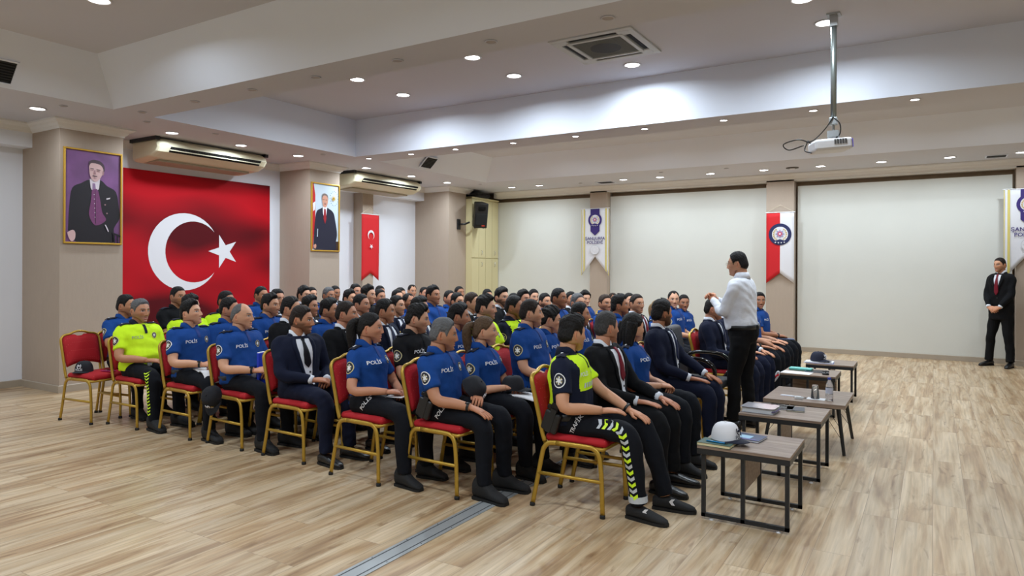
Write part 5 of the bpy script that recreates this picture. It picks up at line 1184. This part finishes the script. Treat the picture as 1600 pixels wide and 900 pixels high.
        for s in (-1, 1):
            lp = MB(); I = resample([(VP[0][0] - .002, tpz - .005)] + [(a_ - .001, b_) for a_, b_ in VP[1:]], 11); O = resample([(-.076, tpz - .01), (-.108, H * .83), (-.096, H * .79)] + ([(-.080, H * .52), (-.045, H * .25), (-.016, H * .08)] if d['sit'] else [(-.010, bt - .004)]), 11)
            I, O = I * np.array([s, 1]), O * np.array([s, 1]); pts, F = grid_poly(I, O, 2)
            if s > 0: F = [f[::-1] for f in F]
            if decal(fr, pts, F, .006, lp): lp.build('lapel', tm, root, True).modifiers.new('thickness', 'SOLIDIFY').thickness = .004
        MB().add(collar_mesh(ps, .060, .010, (.060, .062), 12, .040, .99)).build('shirt_collar', SHIRTW, root, True).modifiers.new('thickness', 'SOLIDIFY').thickness = .003
        MB().add(collar_mesh(ps, .036, .020, (.068, .072), 50, .0, .98)).build('jacket_collar', tm, root, True).modifiers.new('thickness', 'SOLIDIFY').thickness = .004
        if d['tie']:
            tc = {'k': TIEK, 'r': TIER, 'n': TIEN}[d['tie']]; ti = MB(); zt_ = H * .975
            L = resample([(-.014, zt_), (-.017, zt_ - .012), (-.010, zt_ - .035), (-.013, zt_ - .05), (-.028, H * .66), (-.032, H * .48), (0, H * .40)], 16); R = L * np.array([-1, 1]); pts, F = grid_poly(L, R, 3)
            if decal(fr, pts, F, .007, ti): ti.build('tie', tc, root, True).modifiers.new('thickness', 'SOLIDIFY').thickness = .005
        bn = MB()
        for q in (.50, .36): 
            p = fr(.012, H * q - .02, .003)
            if p is not None: bn.add(ellipsoid(p, (.005, .009, .009), 10, 6))
        if bn.v and near: bn.build('jacket_buttons', BLACK, root)
        for s in (-1, 1):
            sh, el, w = arms[s]; ax = nrm(w - el); MB().add(tube([w - ax * .03, w + ax * .004], [.036, .035], 14)).build('shirt_cuff', SHIRTW, root, True)
    if out == 'white_shirt' or (near and not jacket and full):
        tp = ps.T([(0, 0, -.02)])[0]; V = []; n = 28
        for zz, gr in ((-.040, .003), (-.038, .008), (0.0, .008), (.002, .003)):
            an = np.arange(n) * 2 * math.pi / n; k = d['bw']; V += list(ps.T(np.stack([np.sign(np.cos(an)) * np.abs(np.cos(an)) ** .85 * (.131 * (.5 + .5 * k) + gr + (d['belly'] * .3)), np.sign(np.sin(an)) * np.abs(np.sin(an)) ** .85 * (.176 * k + gr), np.full(n, zz + (.055 if d['sit'] else .098))], -1)))
        F = [(j * n + i, j * n + (i + 1) % n, (j + 1) * n + (i + 1) % n, (j + 1) * n + i) for j in range(3) for i in range(n)]; bo = MB().add((V, F)).build('belt', BELT, root, True)
        b = ps.T([(.155 + d['belly'] * .4, 0, .035 if d['sit'] else .095)])[0]; MB().add(box(b[0] - .01, b[0] + .006, -.022, .022, b[2] - .018, b[2] + .02)).build('belt_buckle', SILVER, bo)
    root['_arms'] = 0; del root['_arms']
    return dict(root=root, ps=ps, arms=arms, d=d, bvh=bvh, H=H, hc=hc_, RH=RH, tro=tro)

def sleeve_watch(p, s, m=BLACK, name='wristwatch'):
    sh, el, w = p['arms'][s]; ax = nrm(w - el); o = MB().add(tube([w - ax * .022, w - ax * .004], [.0315, .030], 16)).build(name, m, p['root'], True)
    up = nrm(np.array([0, s * .4, 1.])); c = w - ax * .013 + up * .03; MB().add(ellipsoid(c, (.017, .017, .008), 14, 8)).build('watch_face', mat('watch_glass', srgb(30, 34, 40), .2), o, True)
def trouser_text(p, s_txt, x0, z0, size=.045, rot=60, mat_=None):
    bvh = bvh_of(p['tro'].data); v, f = text_vf(s_txt, size); a = math.radians(rot); mb = MB(); out = []
    for u, w, _ in v:
        X = x0 + u * math.cos(a) - w * math.sin(a); Z = z0 + u * math.sin(a) + w * math.cos(a); h = bvh.ray_cast(Vector((X, -.6, Z)), Vector((0, 1, 0)))
        if h[0] is None: return
        out.append(np.array(h[0]) - np.array([0, .003, 0]))
    mb.add((out, f)); mb.build('trouser_lettering', mat_ or LETTER, p['root'])
def face_glasses(p):
    mb = MB()
    for s in (-1, 1): mb.add(tube([(.104 + .0 * abs(k), s * .031 + .021 * math.cos(a), .008 + .016 * math.sin(a)) for k, a in enumerate(np.linspace(0, 2 * math.pi, 17)[:-1])], .0014, 5, up=(1, 0, 0), closed=True)); mb.add(tube([(.102, s * .052, .012), (.06, s * .078, .012), (-.01, s * .080, .012)], .0013, 5))
    mb.add(tube([(.106, -.011, .010), (.108, 0, .014), (.106, .011, .010)], .0013, 5)); o = mb.build('eyeglasses', mat('thin_gold_wire', srgb(170, 140, 90), .3, .9), p['root'], True); o.location = p['hc']; o.rotation_euler = Matrix(p['RH']).to_euler()
# ------------------------------------------------------------------ seating
ROWX = [-2.29, -3.27, -3.92, -4.81, -5.57, -6.285, -7.09, -7.75, -8.45]
ORD = ['first', 'second', 'third', 'fourth', 'fifth', 'sixth', 'seventh', 'eighth', 'ninth', 'tenth', 'eleventh', 'twelfth']
B, F_, K = 'polo_blue', 'fluo', 'polo_black'; SN, SK = 'suit_navy', 'suit_black'
TL = dict(arms=('thigh', 'lap')); LL = dict(arms=('lap', 'lap_under')); TT = dict(arms=('thigh', 'thigh'))
# row -> list of (y of the head, crown height, outfit, description, options)
CAST = {
1: [(4.22, 1.28, 'traffic', 'person in navy and neon traffic police polo, hands on thighs', dict(near=True, style='quiff', arms=('across', 'knee'), stars=3, beard=.25, shoes='sneaker', bw=1.06, sw=.178, twist=14, head=(62, 2), knee=(.45, .12, .535), ankle=(.52, .10), knee2=(.45, .17, .53), ankle2=(.60, .17), watch=1)),
    (4.81, 1.27, SK, 'person in black suit with dark red tie', dict(near=True, hair='salt', style='short', tie='r', arms=('thigh', 'knee'), beard=.2, skin=4, head=(62, 0), shoes='shoe', twist=-12)),
    (5.34, 1.24, B, 'person in royal blue police polo with long black hair', dict(near=True, fem=True, style='long', stars=3, arms=('lap', 'lap_under'), head=(56, 0), twist=8)),
    (6.06, 1.32, SN, 'bearded person in navy suit', dict(near=True, tie='n', beard=.85, style='side', arms=('thigh', 'knee'), head=(55, 0), shoes='shoe', bw=1.05, twist=6)),
    (7.75, 1.27, SN, 'balding person in navy suit partly behind the standing speaker', dict(near=True, tie='n', style='receding', arms=('thigh', 'thigh'), head=(20, 0), shoes='shoe')),
    (8.35, 1.25, SN, 'person in navy suit hidden mostly by the standing speaker', dict(tie='k', arms=('thigh', 'knee'), head=(-30, 0), shoes='shoe')),
    (8.98, 1.26, B, 'person in blue polo with wristwatch, hands on knees', dict(arms=('thigh', 'knee'), head=(-40, 0), watch=-1)),
    (9.60, 1.25, B, 'person in blue polo leaning behind the standing speaker', dict(arms=('thigh', 'thigh'), head=(-40, 0))),
    (10.22, 1.27, B, 'short-haired person in blue police polo right of the speaker', dict(near=True, arms=('lap', 'lap_under'), beard=.3, head=(-62, 0), watch=-1))],
2: [(4.04, 1.24, B, 'grey-haired person in blue police polo with hand on knee', dict(near=True, hair='grey', style='short', arms=('knee', 'lap'), beard=.2, skin=1, head=(40, 6), twist=6, holster=1, watch=0)),
    (4.60, 1.22, B, 'person in blue police polo with long brown ponytail', dict(near=True, fem=True, hair='lightbrown', style='pony', arms=('lap', 'lap_under'), head=(36, 0), twist=4)),
    (5.15, 1.33, B, 'broad person in blue police polo with three stars', dict(near=True, hair='darkbrown', style='crop', stars=3, bw=1.12, sw=.185, belly=.03, skin=2, arms=('lap', 'lap_under'), head=(36, 0), dx=.12)),
    (5.79, 1.23, B, 'young person in blue police polo with curly black hair', dict(near=True, style='curly', head=(34, 8), dx=-.05, beard=.05, **TL)),
    (6.35, 1.26, B, 'black-haired person in blue polo behind the front row', dict(style='short', skin=1, **TL)),
    (7.43, 1.30, B, 'tanned person in blue polo with spiky black hair', dict(style='quiff', skin=3, head=(25, -6), **TL)),
    (7.97, 1.29, SK, 'person in black suit with dark red tie and short hair', dict(tie='r', hair='darkbrown', style='crop', **LL)),
    (8.68, 1.20, B, 'person in blue polo with blonde ponytail', dict(fem=True, hair='blonde', style='pony', **LL)),
    (9.39, 1.29, B, 'person in blue police polo facing the camera by the far wall', dict(style='receding', head=(-60, 0), beard=.3, arms=('lap', 'lap_under'))),
    (9.83, 1.24, B, 'person in blue police polo half hidden beside a colleague facing the camera', dict(style='crop', head=(-58, 4), arms=('lap', 'lap_under')))],
3: [(3.97, 1.26, B, 'person in blue police polo with tied-back black hair', dict(near=True, fem=True, style='pony', stars=3, arms=('lap', 'lap_under'), head=(36, 2), twist=4)),
    (4.53, 1.29, K, 'person in black police polo with swept black hair', dict(near=True, style='quiff', stars=3, beard=.3, skin=2, arms=('lap', 'lap_under'), head=(36, 8))),
    (5.14, 1.28, B, 'dark-haired person in blue polo behind a grey-haired colleague', dict(near=True, style='side', **TL)),
    (5.60, 1.34, F_, 'tall person in neon yellow polo with swept black hair', dict(near=True, style='quiff', beard=.45, **TL)),
    (6.14, 1.31, 'traffic', 'person in neon and black traffic polo behind a broad colleague', dict(style='short', stars=1, **TL)),
    (7.16, 1.37, B, 'tall person in blue polo with cropped hair', dict(style='crop', beard=.3, skin=3, **TL)),
    (7.66, 1.29, SK, 'grey-haired person in dark suit', dict(hair='grey', style='short', tie='k', **LL)),
    (8.49, 1.25, B, 'person in blue polo with brown hair', dict(hair='brown', style='short', **TL)),
    (9.35, 1.25, K, 'person in black polo behind a tanned colleague', dict(style='crop', **TL))],
4: [(4.06, 1.27, SN, 'person in navy suit with black tie, hands clasped', dict(near=True, tie='k', hair='darkbrown', style='short', beard=.75, skin=1, arms=('lap', 'lap_under'), head=(30, 4), shoes='shoe', twist=-20, lean=-3)),
    (4.61, 1.30, SK, 'person in black suit and white shirt', dict(near=True, tie='k', hair='darkbrown', style='crop', beard=.2, skin=4, arms=('lap', 'lap_under'), head=(32, 0), shoes='shoe', twist=-5)),
    (5.13, 1.30, SN, 'clean-shaven person in navy suit and navy tie', dict(near=True, tie='n', style='short', skin=1, arms=('lap', 'lap_under'), shoes='shoe')),
    (5.67, 1.30, SN, 'person in dark suit with side-parted hair', dict(tie='n', style='side', **LL)),
    (6.65, 1.31, SK, 'brown-haired person in black suit behind the neon polo', dict(tie='k', hair='brown', style='short', **LL)),
    (7.31, 1.35, SK, 'bearded person in black suit with navy tie', dict(tie='n', style='quiff', beard=.9, skin=2, **LL)),
    (7.85, 1.31, B, 'person in blue polo with black hair over the heads', dict(style='side', **TL)),
    (8.44, 1.26, B, 'bearded person in blue polo', dict(style='short', beard=.9, **TL)),
    (9.26, 1.26, SK, 'person in black suit', dict(tie='k', style='short', **LL)),
    (9.73, 1.25, B, 'person in blue polo with curly hair', dict(style='curly', **TL)),
    (10.81, 1.20, SK, 'person in black suit with thinning hair', dict(tie='k', hair='brown', style='receding', **LL))],
5: [(4.06, 1.27, B, 'bald person in blue police polo holding a blue folder', dict(near=True, hair='grey', style='bald', beard=.12, skin=2, belly=.05, bw=1.08, arms=('hold', 'lap'), head=(28, 0), watch=-1)),
    (4.62, 1.31, SK, 'person in black suit hidden behind a navy suit', dict(tie='k', style='short', **LL)),
    (5.12, 1.28, B, 'person in blue polo with swept black hair', dict(style='quiff', beard=.35, **TL)),
    (5.60, 1.32, SK, 'person in black suit with short cropped hair', dict(tie='k', style='crop', skin=4, **LL)),
    (6.19, 1.28, SN, 'round-faced person in navy suit and navy tie', dict(tie='n', style='short', skin=2, bw=1.06, **LL)),
    (6.90, 1.37, B, 'tall person in blue police polo with thick black hair', dict(style='side', beard=.3, skin=1, **TL)),
    (7.41, 1.28, B, 'person in blue polo with flat black hair', dict(style='short', **TL)),
    (8.83, 1.24, B, 'person in blue polo among the heads by the white wall', dict(style='crop', **TL)),
    (9.45, 1.27, SK, 'thin-faced person in black suit by the white wall', dict(tie='r', style='short', **LL))],
6: [(4.04, 1.27, B, 'person in blue police polo writing in a notebook', dict(near=True, style='quiff', beard=.1, skin=2, arms=('hold', 'lap'), head=(26, -10), watch=-1)),
    (4.45, 1.30, B, 'dark-haired person in blue polo behind the bald colleague', dict(style='short', **TL)),
    (4.96, 1.31, B, 'person in blue police polo with wavy dark hair', dict(style='side', beard=.35, near=True, **TL)),
    (5.51, 1.28, SK, 'person in black suit with navy tie and quiff', dict(tie='n', style='quiff', beard=.3, **LL)),
    (6.48, 1.37, K, 'person in black polo with thick black hair near the flag banner', dict(style='quiff', **TL)),
    (7.26, 1.26, B, 'receding person in blue polo', dict(style='receding', **TL)),
    (8.20, 1.28, B, 'person in blue polo before the beige column', dict(style='crop', **TL)),
    (9.20, 1.27, SK, 'person in black suit before the corner cabinet', dict(tie='k', style='crop', **LL))],
7: [(4.00, 1.27, F_, 'grey-haired person in neon yellow police polo', dict(near=True, hair='grey', style='short', belly=.05, bw=1.08, beard=.3, skin=1, arms=('lap', 'thigh'), head=(6, 2), chev=1)),
    (4.55, 1.30, F_, 'person in neon yellow polo behind the notebook writer', dict(style='quiff', **TL)),
    (5.00, 1.34, F_, 'person in neon yellow polo with stars before the big flag', dict(style='crop', stars=3, **TL)),
    (5.73, 1.34, SK, 'person in black suit looking at the camera side', dict(tie='k', style='short', head=(-5, 0), **LL)),
    (6.96, 1.29, B, 'person in blue polo left of the narrow flag', dict(style='side', **TL)),
    (7.57, 1.29, B, 'person in blue polo below the narrow flag', dict(style='crop', head=(-8, 0), **TL)),
    (7.96, 1.27, SK, 'person in black suit before the white wall bay', dict(tie='k', style='short', **LL)),
    (9.56, 1.30, B, 'person in blue polo near the wall speaker', dict(style='crop', **TL))],
8: [(4.22, 1.29, B, 'person in blue police polo with folded arms beside the empty chair', dict(near=True, style='short', beard=.2, skin=1, arms=('fold', 'fold'), head=(32, 0))),
    (4.84, 1.38, K, 'person in black polo standing out before the big flag', dict(style='crop', beard=.4, skin=1, head=(8, 0), **TL)),
    (6.01, 1.35, B, 'person in blue police polo at the right edge of the big flag', dict(style='crop', beard=.3, **TL)),
    (6.74, 1.34, SK, 'person in black suit with bushy black hair before the column', dict(tie='k', style='curly', **LL)),
    (7.20, 1.32, B, 'grey-haired person in blue polo before the middle column', dict(hair='grey', style='short', **TL)),
    (7.76, 1.35, B, 'round-faced person in blue polo before the middle column', dict(style='short', **TL)),
    (8.79, 1.28, B, 'person in blue polo in front of the white bay', dict(style='short', head=(0, 0), **TL)),
    (9.43, 1.28, B, 'ruddy person in blue polo before the last column', dict(style='crop', skin=4, **TL))],
9: [(7.52, 1.29, B, 'person at the back peeping between two heads', dict(style='short', **TL)),
    (8.00, 1.32, SK, 'person in black suit at the back by the column', dict(tie='k', style='crop', **LL)),
    (9.06, 1.29, B, 'person at the back right of the narrow flag', dict(style='crop', **TL)),
    (9.94, 1.29, B, 'person at the back before the white bay', dict(style='receding', **TL))],
}
chair0 = make_chair('banquet_chair', 'empty red gilt banquet chair with a dark cap and phone at the left end', 'red banquet chairs')
chair0.location = (-7.44, 3.86, 0); chair0.rotation_euler = (0, 0, math.radians(6))
PEOPLE = {}
n_ = 0
for r in sorted(CAST):
    for i, (y, zt, outfit, desc, opt) in enumerate(CAST[r]):
        o = dict(opt); o['zt'] = zt; o['outfit'] = outfit; x = ROWX[r - 1] + .19 + o.pop('dx', 0); watch = o.pop('watch', None); hol = o.pop('holster', 0); chev = o.pop('chev', 0)
        if 'head' not in o: o['head'] = (max(-75, min(75, .88 * math.degrees(math.atan2(7.07 - y, -1.6 - x)))) + (n_ * 37 % 11) - 5, (n_ * 53 % 9) - 4)
        if 'twist' not in o: o['twist'] = .12 * o['head'][0]
        if 'beard' not in o: o['beard'] = (.1, .3, .2, .4, .15)[n_ % 5]
        if 'skin' not in o: o['skin'] = n_ % 5
        o['group'] = 'seated audience'
        if r >= 4 and not o.get('near'): o['vis'] = 'part'
        lab = '%s, %s row' % (desc, ORD[r - 1]); p = build_person(lab, (x, y, 0), 0, o, n_); PEOPLE[(r, i)] = p; n_ += 1
        if watch is not None: sleeve_watch(p, -1 if watch <= 0 else 1)
        if not (r == 1 and False):
            copy_tree(chair0, (ROWX[r - 1] + .27, y, 0), math.radians((n_ * 29 % 5) - 2), 'gilt red banquet chair under the %s person from the aisle, %s row' % (ORD[i], ORD[r - 1]))
# ---- the near traffic officer's reflective chevrons, lettering and holster
p = PEOPLE[(1, 0)]; bv = bvh_of(p['tro'].data); path = [(.27, .588), (.33, .590), (.39, .585), (.435, .560)] + [(.452 + .062 * k / 11, .525 - .036 * k) for k in range(12)]
YC, WC = MB(), MB(); k_ = 0
rp = resample(path, 17)
for k in range(16):
    a, b = rp[k], rp[k + 1]; t_ = nrm(b - a); s_ = np.array([-t_[1], t_[0]]); L_ = .026; w_ = .026; q = [a - s_ * w_ - t_ * .008, a + t_ * .008, a + s_ * w_ - t_ * .008, a + s_ * w_ + t_ * (L_ - .012), a + t_ * (L_ + .002), a - s_ * w_ + t_ * (L_ - .012)]
    pts = []; 
    for u, v in q:
        h = bv.ray_cast(Vector((u, -.6, v)), Vector((0, 1, 0))); pts.append(None if h[0] is None else np.array(h[0]) - np.array([0, .004, 0]))
    if all(x is not None for x in pts): (YC if k % 2 else WC).add((pts, [(0, 1, 4, 5), (1, 2, 3, 4)]))
YC.build('neon_chevrons', mat('neon_reflective', srgb(214, 250, 40), .5), p['root']); WC.build('silver_chevrons', REFL, p['root'])
trouser_text(p, 'TRAFİK', .115, .566, .040, 62)
MB().add(tube([(.515, -.10, .115), (.512, -.10, .155)], .0605, 16, caps=False)).build('silver_cuff_band', REFL, p['root'])
def holster(p, x, z, name='holster'):
    h = MB(); h.add(rbox(-.06, .06, -.022, .022, -.10, .04, .015)); o = h.build('holster', BLACK, p['root'], loc=(x, -.205, z), rot=(0, .35, 0))
    MB().add(rbox(-.035, .02, -.014, .014, .03, .10, .01)).add(rbox(-.06, -.03, -.012, .012, .045, .075, .006)).build('pistol_grip', mat('gun_black', srgb(16, 16, 18), .35, .3), o)
    MB().add(box(-.02, .02, -.024, -.018, -.1, .06)).build('thigh_strap', BLACK, o)
holster(p, -.04, .60); holster(PEOPLE[(2, 0)], .02, .62)
for rr in ((2, 0), (3, 0)): trouser_text(PEOPLE[rr], 'POLİS', .13, .575, .045, 55)
p = PEOPLE[(7, 0)]; bv = bvh_of(p['tro'].data); YC = MB(); rp = resample([(.30, .590), (.36, .588), (.42, .565), (.445, .52), (.455, .40), (.465, .14)], 19)
for k in range(18):
    a, b = rp[k], rp[k + 1]; t_ = nrm(b - a); s_ = np.array([-t_[1], t_[0]]); L_ = .018; w_ = .026; q = [a - s_ * w_ - t_ * .008, a + t_ * .008, a + s_ * w_ - t_ * .008, a + s_ * w_ + t_ * (L_ - .012), a + t_ * (L_ + .002), a - s_ * w_ + t_ * (L_ - .012)]; pts = []
    for u, v in q:
        h = bv.ray_cast(Vector((u, -.6, v)), Vector((0, 1, 0))); pts.append(None if h[0] is None else np.array(h[0]) - np.array([0, .004, 0]))
    if all(x is not None for x in pts): YC.add((pts, [(0, 1, 4, 5), (1, 2, 3, 4)]))
if YC.v: YC.build('neon_chevrons', mat('neon_reflective', (0, 0, 0)), p['root'])

# ---- standing people
sp = build_person('person standing before the front row in white shirt and black trousers', (-1.62, 7.07, 0), math.radians(171), dict(sit=False, near=True, outfit='white_shirt', zt=1.775, pelvis=.93, lean=2, twist=0, head=(4, 4), arms=('gesture', 'gesture'), style='short', hair='black', beard=.15, skin=0, bw=.99, sw=.172, belly=.035, shoes='shoe', feet=((-.02, .10), (.06, .11))), 3)
face_glasses(sp)
mn = build_person('person standing by the far wall in black suit and dark red tie', (.95, 13.85, 0), math.radians(-122), dict(sit=False, near=True, outfit='suit_black', tie='r', zt=1.81, pelvis=.94, lean=0, head=(-10, 3), arms=('front', 'front'), style='crop', hair='darkbrown', beard=.3, skin=0, bw=.98, sw=.165, shoes='shoe', feet=((0, .19), (.02, .15))), 8)

# ------------------------------------------------------------------ things held by or lying beside people
def at(p, v): r = p['root']; return r.location + Vector(v)
p = PEOPLE[(5, 0)]; t = empty('plastic_folder', 'bright blue plastic folder held upright by the bald person', 'folder', at(p, (.30, -.02, .50)), math.radians(18)); BLUEP = mat('blue_plastic_folder', srgb(24, 60, 200), .35)
V, F = rbox(-.012, .012, -.055, .055, 0, .33, .006); MB().add((V, F)).build('cover', BLUEP, t); MB().add(box(-.009, .009, -.05, .05, .31, .335)).build('papers', PAPER, t)
p = PEOPLE[(6, 0)]; t = empty('open_notebook', 'open white notebook on the lap of the person writing', 'notebook', at(p, (.33, -.02, .615)), math.radians(-10))
def page(x0, x1, w, lift, droop):
    V = []; n = 8
    for i in range(n + 1):
        u = i / n; x = x0 + (x1 - x0) * u; z = lift * math.sin(math.pi * u) - droop * u * u
        V += [(x, -w, z), (x, w, z)]
    return V, [(2 * i, 2 * i + 2, 2 * i + 3, 2 * i + 1) for i in range(n)]
for k in range(3):
    o = MB().add(page(0, .17 - .004 * k, .12, .02 + .006 * k, .09)).add(page(0, -.16, .12, .012 + .005 * k, .0)).build('page', PAPER, t, True); o.modifiers.new('thickness', 'SOLIDIFY').thickness = .0015
t2 = pen('dark pen held over the open notebook', tuple(at(p, (.36, -.04, .70))), math.radians(60), mat('violet_pen', srgb(60, 40, 110), .4), .13); t2.rotation_euler = (0, -1.0, math.radians(40))
p = PEOPLE[(2, 1)]; t = empty('papers', 'white papers on the lap of the person with brown ponytail', 'papers', at(p, (.36, .0, .600)), .1)
for k in range(3): MB().add(page(-.12, .13 + .006 * k, .10, .006 + .003 * k, .02)).build('sheet', PAPER, t, True).modifiers.new('thickness', 'SOLIDIFY').thickness = .0012
cap('police_cap', 'dark police cap in the hands of the person with brown ponytail', tuple(at(p, (.27, .0, .635))), math.radians(20), CAPBLACK, CAPBLACK, None)
p = PEOPLE[(2, 0)]; cap('police_cap', 'dark police cap held on the lap of the grey-haired person', tuple(at(p, (.22, .06, .70))), math.radians(10), CAPBLACK, CAPBLACK, tilt=.9)
cap('police_cap', 'dark cap with silver badge on the empty chair', (-7.50, 3.76, .50), math.radians(-55), CAPBLACK, CAPBLACK)
t = empty('phone', 'pink-edged phone and case on the empty chair seat', 'phone', (-7.30, 3.90, .503), .3); MB().add(rbox(-.07, .07, -.036, .036, 0, .009, .006)).build('phone_body', mat('pink_phone_case', srgb(206, 40, 120), .4), t); MB().add(box(-.062, .062, -.031, .031, .009, .0098)).build('screen', mat('dark_screen', (0, 0, 0)), t)
p = PEOPLE[(5, 0)]; cap('police_cap', 'dark cap hooked on the side of the bald person\'s chair', (p['root'].location.x - .02, p['root'].location.y - .27, .45), math.radians(-70), CAPBLACK, CAPBLACK, tilt=1.35)
p = PEOPLE[(3, 0)]; t = empty('phone', 'white phone held on the lap of the person with black hair', 'phone', at(p, (.30, -.03, .615)), .2); MB().add(rbox(-.07, .07, -.035, .035, 0, .009, .006)).build('phone_body', WHITEP, t)
p = PEOPLE[(1, 8)]; t = empty('phone', 'blue-grey tablet on the lap of the person right of the speaker', 'tablet', at(p, (.34, -.02, .612)), .3); MB().add(rbox(-.11, .11, -.07, .07, 0, .009, .006)).build('tablet_body', mat('blue_grey_case', srgb(70, 86, 120), .4), t)
